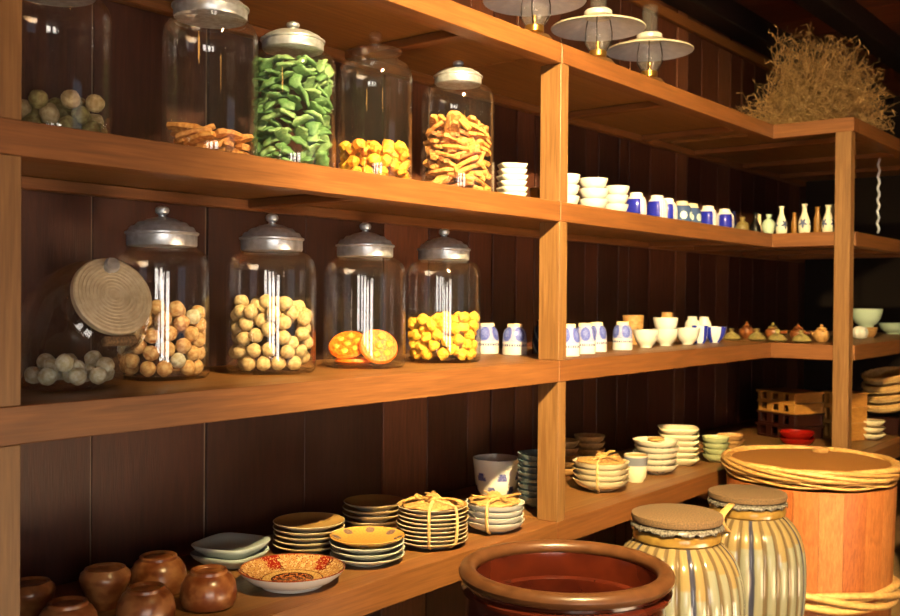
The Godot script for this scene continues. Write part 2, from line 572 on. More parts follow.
func build_lantern() -> void:
	var o := thing("hanging_lantern", "small warm lantern hanging left of the shelf, outside the picture", "lantern", Vector3(0.22, 1.72, 0.30))
	var glow := mat(Color(1, 0.85, 0.6), 0.6)
	glow.emission_enabled = true
	glow.emission = Color(1.0, 0.72, 0.36)
	glow.emission_energy_multiplier = 9.0
	part("globe", lathe([[0.0, -0.06], [0.022, -0.055], [0.034, -0.03], [0.036, 0.0], [0.034, 0.03], [0.022, 0.055], [0.0, 0.06]], 20), glow, o)
	part("cap", lathe([[0.024, 0.056], [0.03, 0.06], [0.012, 0.075], [0.0, 0.08]], 16), M.black, o)
	part("cord", tube([Vector3(0, 0.078, 0), Vector3(0, 0.58, 0)], 0.003, 6), M.black, o)
	var l := OmniLight3D.new()
	l.name = "lantern_light"
	l.light_energy = 0.05
	l.light_color = Color(1.0, 0.72, 0.38)
	l.light_size = 0.03
	l.omni_range = 9.0
	l.omni_attenuation = 2.0
	l.shadow_enabled = true
	o.add_child(l)

# ---------------------------------------------------------------- the shelf unit
func build_shelf() -> void:
	var o := thing("display_shelf", "tall brown wooden display shelf with four levels against the plank wall", "shelf")
	var tops := [S1, S2, S3, S4]
	var ths := [0.0487, 0.0485, 0.0529, 0.0592]
	var xl := -0.75
	var xj := 2.062
	var xc := 3.477
	var xr := 5.05
	var zr := 0.277
	for i in 4:
		var t: float = tops[i]
		var h: float = ths[i]
		# boards behind the rails
		slab("shelf_board", Vector3(xl, t - 0.022, WALL + 0.004), Vector3(xj, t - 0.001, -0.0505), M.board, o, 0.001)
		slab("shelf_board", Vector3(xj + 0.001, t - 0.022, WALL + 0.004), Vector3(xc, t - 0.001, -0.0505), M.board, o, 0.001)
		slab("shelf_board", Vector3(xc + 0.0505, t - 0.022, WALL + 0.004), Vector3(xr, t - 0.001, zr - 0.0505), M.board, o, 0.001)
		# front rails
		slab("front_rail", Vector3(xl, t - h, -0.05), Vector3(xj - 0.0006, t, 0.0), M.front, o, 0.0012)
		slab("front_rail", Vector3(xj + 0.0006, t - h, -0.05), Vector3(xc - (0.0 if i > 0 else 0.0), t, 0.0), M.front2, o, 0.0012)
		if i == 0:
			slab("side_rail", Vector3(xc, t - h, -0.05), Vector3(xc + 0.05, t, zr), M.front2, o, 0.0012)
			slab("front_rail", Vector3(xc + 0.0506, t - h, zr - 0.05), Vector3(xr, t, zr), M.front, o, 0.0012)
		else:
			slab("side_rail", Vector3(xc, t - h, -0.05), Vector3(xc + 0.05, t, zr - 0.0605), M.front2, o, 0.0012)
			slab("front_rail", Vector3(xc + 0.042, t - h, zr - 0.045), Vector3(xr, t, zr - 0.001), M.front, o, 0.0012)
		# ledger on the wall and cross battens under the boards
		var lb := t - 0.046
		slab("ledger", Vector3(xl, lb, WALL + 0.003), Vector3(5.05, t - 0.0225, WALL + 0.03), M.under, o)
		for bx in [[-0.3, 0.35, 1.05, 1.75, 2.75, 3.30], [0.35, 1.45, 3.36], [0.35, 1.45, 2.9], [0.35, 1.45, 2.9]][i]:
			slab("batten", Vector3(bx - 0.02, t - 0.042, WALL + 0.031), Vector3(bx + 0.02, t - 0.0225, -0.051), M.under, o)
		for bx in [3.75, 4.25, 4.7]:
			slab("batten", Vector3(bx - 0.02, t - 0.042, WALL + 0.031), Vector3(bx + 0.02, t - 0.0225, zr - 0.051), M.under, o)
	# posts, cut between the rails
	for i in 4:
		var top: float = tops[i] - ths[i] - 0.0005
		var bot: float = tops[i + 1] + 0.0005 if i < 3 else 0.0
		for px in [[0.640, 0.6875], [2.0585, 2.0945], [-0.75, -0.70]]:
			slab("post", Vector3(px[0], bot, -0.06), Vector3(px[1], top, -0.0006), M.post, o, 0.001)
	slab("post", Vector3(xc - 0.004, 0.0, zr - 0.060), Vector3(xc + 0.041, S1 - ths[0] - 0.0005, zr - 0.007), M.post, o, 0.001)
	slab("post", Vector3(5.0, 0.0, zr - 0.044), Vector3(5.045, S1 - ths[0] - 0.0005, zr + 0.002), M.post, o, 0.001)

# ---------------------------------------------------------------- pots on the floor before the shelf
func ribbed_jar(called: String, label: String, at: Vector3, R: float, H: float, glaze: Material, strap: bool) -> void:
	var o := thing(called, label, "jar", at, "")
	var prof := [[0.60, 0.0], [0.68, 0.02], [0.80, 0.16], [0.92, 0.34], [0.985, 0.52], [1.0, 0.64], [0.985, 0.74], [0.93, 0.82], [0.84, 0.88], [0.72, 0.925], [0.64, 0.945], [0.62, 0.955]]
	var rows := []
	var N := 180
	for p in prof:
		var row := PackedVector3Array()
		var amp: float = 0.028 * smoothstep(0.0, 0.1, p[1]) * (1.0 - smoothstep(0.90, 0.955, p[1]))
		for j in N:
			var t := TAU * j / N
			var c := cos(t * 27.0)
			var r: float = R * p[0] * (1.0 + amp * (1.0 - pow(1.0 - absf(c * 0.5 + 0.5), 3.0) * 1.6))
			row.append(Vector3(r * cos(t), p[1] * H, r * sin(t)))
		rows.append(row)
	# denser rows for a smooth belly
	var fine := []
	for i in rows.size() - 1:
		for k in 3:
			var row := PackedVector3Array()
			var a: PackedVector3Array = rows[max(i - 1, 0)]
			var b: PackedVector3Array = rows[i]
			var c2: PackedVector3Array = rows[i + 1]
			var d: PackedVector3Array = rows[min(i + 2, rows.size() - 1)]
			for j in N: row.append(b[j].cubic_interpolate(c2[j], a[j], d[j], k / 3.0))
			fine.append(row)
	fine.append(rows[rows.size() - 1])
	part("body", grid(fine), glaze, o)
	part("neck", lathe([[R * 0.635, H * 0.945], [R * 0.67, H * 0.955], [R * 0.68, H * 0.975], [R * 0.65, H * 0.995], [R * 0.6, H * 0.995]], 48), M.yellowglaze, o)
	part("foot", lathe([[0.0, 0.001], [R * 0.6, 0.0], [R * 0.62, 0.004]], 48), M.olive, o)
	var lid := part("lid", lathe([[0.0, H * 1.025], [R * 0.60, H * 1.025], [R * 0.68, H * 1.028], [R * 0.695, H * 1.04], [R * 0.685, H * 1.055], [R * 0.62, H * 1.062], [0.0, H * 1.064]], 56), M.cork, o)
	# crinkled wrapping that hangs out under the lid
	var wr := []
	for q in [[0.60, 1.024], [0.66, 1.022], [0.70, 1.012], [0.705, 1.002], [0.69, 1.000], [0.68, 1.012], [0.60, 1.018]]:
		var row := PackedVector3Array()
		for j in 96:
			var t := TAU * j / 96
			var w: float = sin(t * 14.0 + 2.0 * sin(t * 3.0)) * 0.003 + sin(t * 31.0) * 0.002
			row.append(Vector3(cos(t) * R * q[0], H * q[1] + (w if q[1] < 1.012 else 0.0), sin(t) * R * q[0]))
		wr.append(row)
	part("wrapping", grid(wr), M.wrap, lid)
	if strap:
		var pts := []
		var ang := deg_to_rad(182.0)
		for i in 13:
			var f := i / 12.0
			var r := R * (0.66 + 0.42 * sin(PI * f))
			pts.append(Vector3(cos(ang) * r, H * (0.87 + 0.15 * f + 0.02 * sin(PI * f)), sin(ang) * r))
		part("strap_handle", tube(pts, 0.010, 8, 0.4), M.bamboo, o)

func build_floor_pots() -> void:
	# big brown pot
	var o := thing("glazed_pot", "large dark brown glazed pot with thick rolled rim, open top, standing before the shelf", "pot", Vector3(1.64, 0.0, 0.285))
	var y := 0.532
	part("body", lathe([[0.0, 0.004], [0.12, 0.0], [0.13, 0.006], [0.158, 0.12], [0.18, 0.25], [0.192, 0.36], [0.193, 0.42], [0.190, 0.462], [0.189, 0.476], [0.203, 0.483], [0.204, 0.490], [0.196, 0.497], [0.195, 0.508], [0.188, 0.512], [0.178, 0.508], [0.175, 0.49], [0.174, 0.46], [0.166, 0.455], [0.163, 0.40], [0.16, 0.36], [0.15, 0.2], [0.12, 0.03], [0.0, 0.02]], 72), M.potglaze, o)
	var rim := []
	for i in 17:
		var t := TAU * i / 16
		rim.append([0.192 + 0.017 * cos(t), y - 0.015 + 0.015 * sin(t)])
	part("rim", lathe(rim, 72, 0.0, 60.0), M.potrim, o)
	# two ribbed jars
	var fn := FastNoiseLite.new()
	fn.seed = 4
	fn.frequency = 1.0
	M.yellowglaze = speckle(Color(0.54, 0.43, 0.21), Color(0.45, 0.34, 0.16), 51, 0.04, 0.12, 6.0)
	for k in 2:
		var stripes := tex(720, 96, func(u: float, v: float) -> Color:
			var c := cos(u * TAU * 27.0)
			var id := floorf(u * 27.0 + 0.5)
			var base := Color(0.53, 0.51, 0.43).lerp(Color(0.45, 0.46, 0.41), 0.5 + 0.5 * fn.get_noise_2d(u * 40.0, v * 3.0 + k * 9.0))
			var drip := 0.34 + 0.2 * fn.get_noise_2d(id * 7.3 + k * 50.0, 3.0)
			if v > 1.0 - drip: base = Color(0.51, 0.44, 0.30)
			var groove := smoothstep(-0.1, -0.75, c + 0.35 * fn.get_noise_2d(u * 60.0, v * 6.0))
			var gid := int(floorf(u * 27.0))
			var gc := Color(0.33, 0.27, 0.19)
			if (gid * 7 + k * 3) % 5 == 0: gc = Color(0.16, 0.17, 0.26)
			return base.lerp(gc, groove * 0.85))
		var m := textured(stripes, 0.1)
		m.roughness = 0.12
		if k == 0:
			ribbed_jar("ribbed_jar", "ribbed cream and yellow glazed jar with flat cork lid, beside the dark brown pot", Vector3(2.055, 0.0, 0.32), 0.147, 0.537, m, false)
		else:
			ribbed_jar("ribbed_jar", "ribbed cream glazed jar with bamboo strap, beside the wooden tub", Vector3(2.515, 0.0, 0.30), 0.146, 0.515, m, true)
	# staved tub
	var c := Vector3(3.075, 0.0, 0.275)
	var tub := thing("stave_tub", "reddish wooden stave tub with twisted bamboo hoop, under the flat basket", "tub", c)
	var ns := 22
	var st0: ArrayMesh
	var staves := []
	for i in 3:
		var st := new_st()
		uv_off = Vector2(rng.randf() * 5, rng.randf() * 5)
		long_axis = 1
		var ha := PI / ns * 0.985
		var R0 := 0.232
		var R1 := 0.248
		var h := 0.50
		var rows := []
		var A := func(r: float, yy: float, s: float) -> Vector3: return Vector3(r * cos(ha * s), yy, r * sin(ha * s))
		for s in 4:
			var s0 := -1.0 + s * 0.5
			var s1 := s0 + 0.5
			poly(st, [A.call(R0, 0.0, s0), A.call(R0, 0.0, s1), A.call(R1, h, s1), A.call(R1, h, s0)], Vector3(1, 0, 0))
			poly(st, [A.call(R0 - 0.016, 0.0, s0), A.call(R0 - 0.016, 0.0, s1), A.call(R1 - 0.016, h, s1), A.call(R1 - 0.016, h, s0)], Vector3(-1, 0, 0))
			poly(st, [A.call(R1, h, s0), A.call(R1, h, s1), A.call(R1 - 0.016, h, s1), A.call(R1 - 0.016, h, s0)], Vector3(0, 1, 0))
		for s in [-1.0, 1.0]:
			poly(st, [A.call(R0, 0.0, s), A.call(R0 - 0.016, 0.0, s), A.call(R1 - 0.016, h, s), A.call(R1, h, s)], Vector3(0, 0, s))
		staves.append(st.commit())
	for i in ns:
		part("stave", staves[i % 3], M["stave%d" % (i * 2 % 3)], tub, Vector3.ZERO, Vector3(0, TAU * i / ns, 0))
	part("bottom", lathe([[0.0, 0.02], [0.216, 0.02], [0.216, 0.035], [0.0, 0.035]], 44), M.stave1, tub)
	for hy in [0.185, 0.05]:
		var hoop := part("hoop", ring_twist(0.246 if hy > 0.1 else 0.240, 0.022, 4, 2, 0.021), M.bamboo, tub, Vector3(0, hy, 0))
	# flat basket on the tub
	var bk := thing("flat_basket", "round flat bamboo basket with bound rim, lying on the wooden tub", "basket", c + Vector3(0.0, 0.50, 0.0))
	bk.rotation = Vector3(0.0, 0.0, 0.0)
	part("woven_top", lathe([[0.218, 0.005], [0.232, 0.02], [0.243, 0.045], [0.244, 0.054], [0.20, 0.058], [0.10, 0.061], [0.0, 0.062]], 64), M.weave, bk)
	for i in 5:
		var pts := []
		for j in 65:
			var t := TAU * j / 64
			var ph := t * 2.0 + TAU * i / 5
			pts.append(Vector3(cos(t) * (0.249 + 0.006 * cos(ph)), 0.046 + 0.013 * sin(ph), sin(t) * (0.249 + 0.006 * cos(ph))))
		part("rim_strip", tube(pts, 0.0125, 8, 0.6), M.bamboo if i % 2 else M.bamboo2, bk)
	for i in 3:
		var pts := []
		for j in 65:
			var t := TAU * j / 64
			var ph := t * 3.0 + TAU * i / 3
			pts.append(Vector3(cos(t) * (0.241 + 0.004 * cos(ph)), 0.020 + 0.010 * sin(ph), sin(t) * (0.241 + 0.004 * cos(ph))))
		part("lower_strip", tube(pts, 0.009, 6, 0.5), M.bamboo2 if i % 2 else M.bamboo, bk)
	single("wooden_disc", lathe([[0.0, 0.0], [0.024, 0.0], [0.026, 0.004], [0.026, 0.011], [0.023, 0.014], [0.017, 0.014], [0.015, 0.009], [0.0, 0.009]], 28), M.tan, "small round wooden disc lying on the flat basket", "disc", c + Vector3(0.16, 0.5600, -0.02))
	# upright basket further right on the floor
	var ub := thing("upright_basket", "pale bamboo basket standing on the floor behind the wooden tub", "basket", Vector3(3.80, 0.0, 0.56))
	part("wall_weave", lathe([[0.0, 0.0], [0.15, 0.0], [0.17, 0.2], [0.175, 0.40], [0.168, 0.40], [0.16, 0.2], [0.14, 0.01], [0.0, 0.01]], 40), M.bamboo2, ub)
	for i in 12:
		part("band", ring_twist(0.153 + 0.0017 * i * 1.0 + 0.008, 0.010, 2, 20, 0.008), M.bamboo if i % 2 else M.straw, ub, Vector3(0, 0.03 + i * 0.033, 0))

# a ring of twisted strands
func ring_twist(R: float, w: float, strands: int, turns: int, r: float) -> ArrayMesh:
	var st := new_st()
	for i in strands:
		var pts := []
		for j in 73:
			var t := TAU * j / 72
			var ph := t * turns + TAU * i / strands
			pts.append(Vector3(cos(t) * (R + w * 0.35 * cos(ph)), w * sin(ph), sin(t) * (R + w * 0.35 * cos(ph))))
		grid_to(st, tube_rows(pts, r * 0.62, 6, 0.8))
	st.generate_normals()
	return st.commit()

# ---------------------------------------------------------------- glass jars and what is in them
func jar_lid(nr: float, y0: float, o: Node3D, m: Material, knob_m: Material, ls := 1.0) -> void:
	var y := 0.0
	var lid := part("lid", lathe([[0.0, y], [nr, y], [nr * 1.02, y + 0.002], [nr * 1.02, y + 0.020], [nr * 1.075, y + 0.0225], [nr * 1.075, y + 0.0255], [nr * 0.98, y + 0.028], [nr * 0.93, y + 0.034], [nr * 0.90, y + 0.036], [nr * 0.80, y + 0.037], [nr * 0.72, y + 0.043], [nr * 0.68, y + 0.0445], [nr * 0.56, y + 0.0455], [nr * 0.42, y + 0.050], [nr * 0.2, y + 0.053], [0.0, y + 0.053]], 48), m, o, Vector3(0, y0, 0))
	lid.scale.y = ls
	if knob_m:
		part("knob", lathe([[0.009, y + 0.0525], [0.0065, y + 0.056], [0.0065, y + 0.058], [0.0115, y + 0.061], [0.013, y + 0.066], [0.0115, y + 0.071], [0.006, y + 0.0745], [0.0, y + 0.075]], 20), knob_m, lid)

func glass_profile(R: float, H: float, nr: float) -> Array:
	var outer := [[0.0, 0.003], [R - 0.022, 0.003], [R - 0.012, 0.0008], [R - 0.005, 0.002], [R - 0.001, 0.007], [R, 0.014], [R, H - 0.044], [R * 0.995, H - 0.036], [R * 0.975, H - 0.026], [R * 0.93, H - 0.016], [R * 0.86, H - 0.009], [R * 0.78, H - 0.005], [nr + 0.003, H - 0.002], [nr - 0.001, H + 0.001], [nr - 0.001, H + 0.016]]
	var all := outer.duplicate()
	for i in range(outer.size() - 1, -1, -1):
		var q: Array = outer[i]
		if i > 1: all.append([maxf(q[0] - 0.0026, 0.0), maxf(q[1] - (0.0024 if i > 6 and i < 13 else 0.0), 0.004) + (0.004 if i < 6 else 0.0)])
	all.append([0.0, 0.0075])
	return all

func make_jar(label: String, at: Vector3, R: float, H: float, nr: float, lid_m: Material, knob_m: Material, ls := 1.0) -> Node3D:
	var o := thing("glass_jar", label, "jar", at, "")
	part("glass", lathe(glass_profile(R, H, nr), 64, 0.0, 50.0), M.glass, o)
	if lid_m: jar_lid(nr, H + 0.0005, o, lid_m, knob_m, ls)
	return o

# drops pieces made of balls into a cylinder; returns [[Transform3D, piece], ...]
func pack(R: float, fill: float, most: int, piece: Callable, tries := 28, floor_y := 0.008) -> Array:
	var px := PackedFloat32Array()
	var py := PackedFloat32Array()
	var pz := PackedFloat32Array()
	var pr := PackedFloat32Array()
	var out := []
	var misses := 0
	while out.size() < most and misses < 6:
		var best_y := 1e9
		var best := {}
		for k in tries:
			var pc: Dictionary = piece.call()
			var a := rng.randf() * TAU
			var ext: float = pc.ext
			var rr := (R - ext) * sqrt(rng.randf())
			if rng.randf() < 0.5: rr = (R - ext) * rng.randf_range(0.9, 1.0)
			var c := Vector2(cos(a), sin(a)) * rr
			var ok := true
			var y := -1e9
			for off in pc.offs:
				var q := Vector2(c.x + off.x, c.y + off.z)
				var r: float = pc.r
				if q.length() + r > R:
					ok = false
					break
				var need: float = floor_y + r
				for j in px.size():
					var dx := px[j] - q.x
					var dz := pz[j] - q.y
					var s: float = (r + pr[j]) * 0.985
					var d2 := s * s - dx * dx - dz * dz
					if d2 > 0.0: need = maxf(need, py[j] + sqrt(d2))
				y = maxf(y, need - off.y)
			if ok and y < best_y:
				best_y = y
				best = {"p": pc, "at": Vector3(c.x, y, c.y)}
		if best.is_empty(): 
			misses += 1
			continue
		if best_y > fill:
			misses += 1
			continue
		for off in best.p.offs:
			px.append(best.at.x + off.x)
			py.append(best.at.y + off.y)
			pz.append(best.at.z + off.z)
			pr.append(best.p.r)
		out.append([Transform3D(best.p.basis, best.at), best.p])
	return out

# keeps what can be seen through the glass or from above
func in_view(list: Array, at: Vector3, R: float, shell: float, top_band: float) -> Array:
	var top := 0.0
	for e in list: top = maxf(top, e[0].origin.y)
	var eye := Vector2(-at.x, 1.3 - at.z).normalized()
	var out := []
	for e in list:
		var p: Vector3 = e[0].origin
		var q := Vector2(p.x, p.z)
		if p.y > top - top_band or (q.length() > R - shell and q.normalized().dot(eye) > -0.45): out.append(e)
	return out

func fill_jar(called: String, label: String, category: String, group: String, at: Vector3, R: float, list: Array, meshes: Array, mats: Array) -> void:
	for e in list:
		var o := MeshInstance3D.new()
		o.name = numbered(called)
		o.mesh = meshes[rng.randi() % meshes.size()]
		o.material_override = mats[rng.randi() % mats.size()]
		add_child(o)
		o.transform = Transform3D(e[0].basis, e[0].origin + at)
		tag(o, label, category, group)

func ball_piece(r: float) -> Callable:
	return func() -> Dictionary:
		return {"offs": [Vector3.ZERO], "r": r, "ext": r, "basis": Basis.from_euler(Vector3(rng.randf() * 6, rng.randf() * 6, rng.randf() * 6))}

func rod_piece(r: float, step: float, n: int, tilt: float) -> Callable:
	return func() -> Dictionary:
		var b := Basis.from_euler(Vector3(0, rng.randf() * TAU, 0)) * Basis.from_euler(Vector3(rng.randf_range(-0.5, 0.5), 0, rng.randf_range(-tilt, tilt)))
		var offs := []
		for i in n: offs.append(b * Vector3((i - (n - 1) / 2.0) * step, 0, 0))
		return {"offs": offs, "r": r, "ext": r + step * (n - 1) * 0.25, "basis": b}

func chunk_mesh(s: float, sd: int) -> ArrayMesh:
	var fn := FastNoiseLite.new()
	fn.seed = sd
	fn.frequency = 0.7
	var rows := []
	for i in 7:
		var a := PI * i / 6.0
		var row := PackedVector3Array()
		for j in 8:
			var t := TAU * (j + 0.5) / 8.0
			var d := Vector3(sin(a) * cos(t), -cos(a), sin(a) * sin(t))
			var m: float = maxf(absf(d.x), maxf(absf(d.y), absf(d.z)))
			var p := d.lerp(d / m, 0.62) * 0.86
			row.append(p * s * (1.0 + 0.35 * fn.get_noise_3dv(d * 1.6)))
		rows.append(row)
	var st := new_st()
	for i in 6:
		for j in 8:
			var k := (j + 1) % 8
			for tr in [[rows[i][k], rows[i + 1][j], rows[i][j]], [rows[i][k], rows[i + 1][k], rows[i + 1][j]]]:
				for v in tr:
					st.set_smooth_group(-1)
					st.add_vertex(v)
	st.generate_normals()
	return st.commit()

func pod_mesh(L: float, r: float, sd: int) -> ArrayMesh:
	var rg := RandomNumberGenerator.new()
	rg.seed = sd
	var bend := rg.randf_range(-0.7, 0.7)
	var tw := rg.randf_range(-1.4, 1.4)
	var rows := []
	for i in 10:
		var f := i / 9.0 - 0.5
		var w := r * 1.25 * pow(maxf(0.0, 1.0 - pow(absf(2.0 * f), 2.2)), 0.6) * (1.0 + 0.18 * sin(f * 17.0 + sd))
		var c := Vector3(f * L, bend * L * (f * f - 0.08), 0.05 * L * sin(f * 8.0 + sd))
		var b := Basis(Vector3.RIGHT, tw * f)
		var row := PackedVector3Array()
		for q in [[1.0, 0.05], [0.6, 0.34], [0.0, 0.42], [-0.6, 0.34], [-1.0, 0.05], [-0.6, -0.26], [0.0, -0.16], [0.6, -0.26]]:
			row.append(c + b * Vector3(0, q[1] * maxf(w, 0.0008), q[0] * maxf(w, 0.0008)))
		rows.append(row)
	return grid(rows)

func chip_mesh(L: float, w: float, h: float, sd: int) -> ArrayMesh:
	var rg := RandomNumberGenerator.new()
	rg.seed = sd
	var bend := rg.randf_range(-0.05, 0.05)
	var rows := []
	rows.append(fill_row(Vector3(-L / 2, bend * L * 0.2, 0), 8))
	for i in 7:
		var f := i / 6.0 - 0.5
		var row := PackedVector3Array()
		var ww := w * (1.0 - 0.5 * pow(absf(f) * 2.0, 4.0)) * rg.randf_range(0.85, 1.1)
		var c := Vector3(f * L, bend * L * (4.0 * f * f - 0.8), 0)
		for q in [[1, 0], [0.8, 0.8], [0, 1.0], [-0.8, 0.8], [-1, 0], [-0.8, -0.8], [0, -0.7], [0.8, -0.8]]:
			row.append(c + Vector3(0, q[1] * h * rg.randf_range(0.7, 1.15), q[0] * ww))
		rows.append(row)
	rows.append(fill_row(Vector3(L / 2, bend * L * 0.2, 0), 8))
	return faceted(rows)

func faceted(rows: Array) -> ArrayMesh:
	var st := new_st()
	for i in rows.size() - 1:
		var m: int = rows[i].size()
		for j in m:
			var k := (j + 1) % m
			for tr in [[rows[i][k], rows[i + 1][j], rows[i][j]], [rows[i][k], rows[i + 1][k], rows[i + 1][j]]]:
				for v in tr:
					st.set_smooth_group(-1)
					st.add_vertex(v)
	st.generate_normals()
	return st.commit()

func build_jars() -> void:
	# lower row, on the third shelf
	var j2 := Vector3(1.089, S3, -0.251)
	var j3 := Vector3(1.318, S3, -0.21)
	var j4 := Vector3(1.563, S3, -0.186)
	var j5 := Vector3(1.83, S3, -0.181)
	make_jar("tall lidded glass jar of reddish cracker balls, right behind the slanted jar", j2, 0.0865, 0.243, 0.062, M.alu, M.alu)
	make_jar("lidded glass jar two-thirds full of plain tan cracker balls", j3, 0.0885, 0.243, 0.060, M.alu, M.alu)
	make_jar("lidded glass jar with a few orange cracker discs at the bottom", j4, 0.0895, 0.240, 0.060, M.alu, M.alu)
	make_jar("lidded glass jar half full of yellow chunks, on the lower jar row", j5, 0.0905, 0.243, 0.060, M.alu, M.alu)
	var balls := []
	for i in 4: balls.append(blob(Vector3.ONE * 0.0146, 60 + i, 0.16))
	var smooth_balls := []
	for i in 4: smooth_balls.append(blob(Vector3(1, 0.97, 1.02) * 0.0144, 70 + i, 0.12))
	fill_jar("cracker_ball", "reddish cream cracker ball in the jar behind the slanted jar", "cracker", "reddish balls in the jar behind the slanted jar", j2, 0.08, in_view(pack(0.0826, 0.132, 210, ball_piece(0.0143)), j2, 0.0832, 0.036, 0.04), smooth_balls, [M.ball, M.ball_red, M.ball, M.ball_white])
	fill_jar("cracker_ball", "plain tan cracker ball in the jar two-thirds full of them", "cracker", "tan balls in the fuller jar", j3, 0.08, in_view(pack(0.0846, 0.142, 210, ball_piece(0.0145)), j3, 0.0852, 0.036, 0.04), balls, [M.ball_grey])
	# orange discs
	var disc := lathe([[0.0, -0.004], [0.014, -0.0055], [0.036, -0.005], [0.041, -0.003], [0.043, 0.0], [0.040, 0.005], [0.034, 0.0055], [0.013, 0.003], [0.0, 0.0035]], 28)
	var e := Vector3(-0.724, 0, 0.69)
	var rt := Vector3(0.69, 0, 0.724)
	var spots := [[-rt * 0.022 + Vector3(0, 0.0140, 0), Vector3.UP, "orange cracker disc lying flat under the others in its jar"], [-rt * 0.036 + Vector3(0, 0.048, 0), (e * 0.62 + Vector3.UP * 0.75 - rt * 0.15).normalized(), "orange cracker disc leaning on the left in its jar"], [rt * 0.030 + e * 0.026 + Vector3(0, 0.046, 0), (e * 0.80 + Vector3.UP * 0.55 + rt * 0.2).normalized(), "orange cracker disc leaning on the right in its jar"]]
	for s in spots:
		var o := thing("cracker_disc", s[2], "cracker", j4 + s[0], "orange discs in the jar")
		var side0: Vector3 = s[1].cross(Vector3(0.3, 0.1, 1.0)).normalized()
		o.basis = Basis(side0, s[1], side0.cross(s[1])).orthonormalized()
		part("body", disc, M.orange, o)
		for k in 7:
			var rr := 0.0 if k == 6 else 0.024
			part("blister", blob(Vector3(0.0085, 0.0042, 0.0085), 90 + k, 0.2, 10, 6), M.orange2, o, Vector3(cos(k * TAU / 6) * rr, 0.0042, sin(k * TAU / 6) * rr))
	var chunks := []
	for i in 5: chunks.append(chunk_mesh(0.0148, 100 + i))
	fill_jar("yellow_chunk", "yellow puffed chunk in the half-full jar of the lower row", "snack", "yellow chunks in the lower jar", j5, 0.08, in_view(pack(0.0872, 0.108, 190, ball_piece(0.0132)), j5, 0.0872, 0.032, 0.036), chunks, [M.yellow])
	# the slanted jar at the left end
	var at := Vector3(0.868, S3, -0.185)
	var sj := thing("slanted_jar", "slanted glass jar with ringed tan lid facing the viewer, beside the left post", "jar", at)
	var n := Vector3(-0.10, 0.40, 0.91).normalized()
	var lc := Vector3(-0.004, 0.150, 0.125)
	var prof := [[Vector3(0, 0.001, 0), Vector3.UP, 0.001], [Vector3(0, 0.001, 0), Vector3.UP, 0.066], [Vector3(0, 0.004, 0), Vector3.UP, 0.076], [Vector3(0, 0.02, 0), Vector3.UP, 0.084], [Vector3(-0.004, 0.055, 0.002), Vector3(0, 0.97, 0.2).normalized(), 0.088], [Vector3(-0.006, 0.095, 0.016), Vector3(-0.02, 0.80, 0.6).normalized(), 0.090], [Vector3(-0.008, 0.118, 0.048), Vector3(-0.06, 0.60, 0.8).normalized(), 0.089], [lc - n * 0.046, n, 0.084], [lc - n * 0.034, n, 0.076], [lc - n * 0.028, n, 0.066], [lc - n * 0.012, n, 0.063]]
	var rows := []
	for q in prof:
		var row := PackedVector3Array()
		var side: Vector3 = q[1].cross(Vector3(0, 0.3, -1)).normalized()
		var up: Vector3 = side.cross(q[1]).normalized()
		for j in 48:
			var t := TAU * j / 48
			row.append(q[0] + (side * cos(t) + up * sin(t)) * q[2])
		rows.append(row)
	part("glass", grid(rows), M.glass, sj)
	var inner := []
	for i in rows.size():
		var row := PackedVector3Array()
		for v in rows[i]: row.append(v.lerp(prof[i][0] + Vector3(0, 0.001, 0), 0.035))
		inner.append(row)
	part("glass_inside", grid(inner), M.glass, sj)
	var side := n.cross(Vector3.UP).normalized()
	var basis := Basis(side, n, side.cross(n)).orthonormalized()
	var lid_prof := [[0.0, -0.006], [0.061, -0.006], [0.0635, -0.004], [0.0635, 0.006], [0.061, 0.008]]
	for i in 9:
		var r := 0.0555 - i * 0.0058
		lid_prof.append([r + 0.0012, 0.0080])
		lid_prof.append([r, 0.0090])
		lid_prof.append([r - 0.0012, 0.0080])
	lid_prof.append([0.0, 0.0078])
	var lid := part("lid", lathe(lid_prof, 56, 0.0, 10.0), M.tin, sj, lc)
	lid.basis = basis
	var seal := part("neck_ring", lathe([[0.064, -0.028], [0.072, -0.024], [0.072, -0.017], [0.064, -0.012]], 48), M.glass, sj, lc)
	seal.basis = basis
	var up_in := (Vector3.UP - n * n.y).normalized()
	var kn := part("knob", lathe([[0.0085, 0.0], [0.0075, 0.004], [0.0115, 0.008], [0.0125, 0.013], [0.010, 0.018], [0.0, 0.0195]], 18), M.alu, lid)
	kn.position = basis.inverse() * (up_in * 0.045) + Vector3(0, 0.008, 0)
	var clip := part("clip", box(Vector3(0.052, 0.012, 0.016), 0.002), M.cork, sj, lc - up_in * 0.0715 - n * 0.004)
	clip.basis = Basis(side, up_in, n).orthonormalized()
	var list := pack(0.074, 0.048, 17, ball_piece(0.0152), 20)
	fill_jar("cracker_ball", "white cracker ball lying in the slanted jar", "cracker", "white balls in the slanted jar", at, 0.074, list, smooth_balls, [M.ball_white])
	# upper row, on the second shelf
	var u1 := Vector3(0.826, S2, -0.165)
	var u2 := Vector3(1.103, S2, -0.13)
	var u3 := Vector3(1.303, S2, -0.135)
	var u4 := Vector3(1.531, S2, -0.13)
	var u5 := Vector3(1.815, S2, -0.13)
	make_jar("glass jar with olive cracker balls, cut by the left post and top edge", u1, 0.0885, 0.234, 0.062, M.alu, M.alu, 0.8)
	make_jar("glass jar nearly empty, with brown cracker sticks at its bottom", u2, 0.0835, 0.253, 0.063, M.alu, M.alu, 0.8)
	make_jar("glass jar packed to the top with green pods", u3, 0.0845, 0.238, 0.058, M.alu, M.alu, 0.75)
	make_jar("glass jar two-thirds full of brown cracker sticks, on the upper row", u5, 0.0865, 0.260, 0.054, M.alu, M.alu, 0.75)
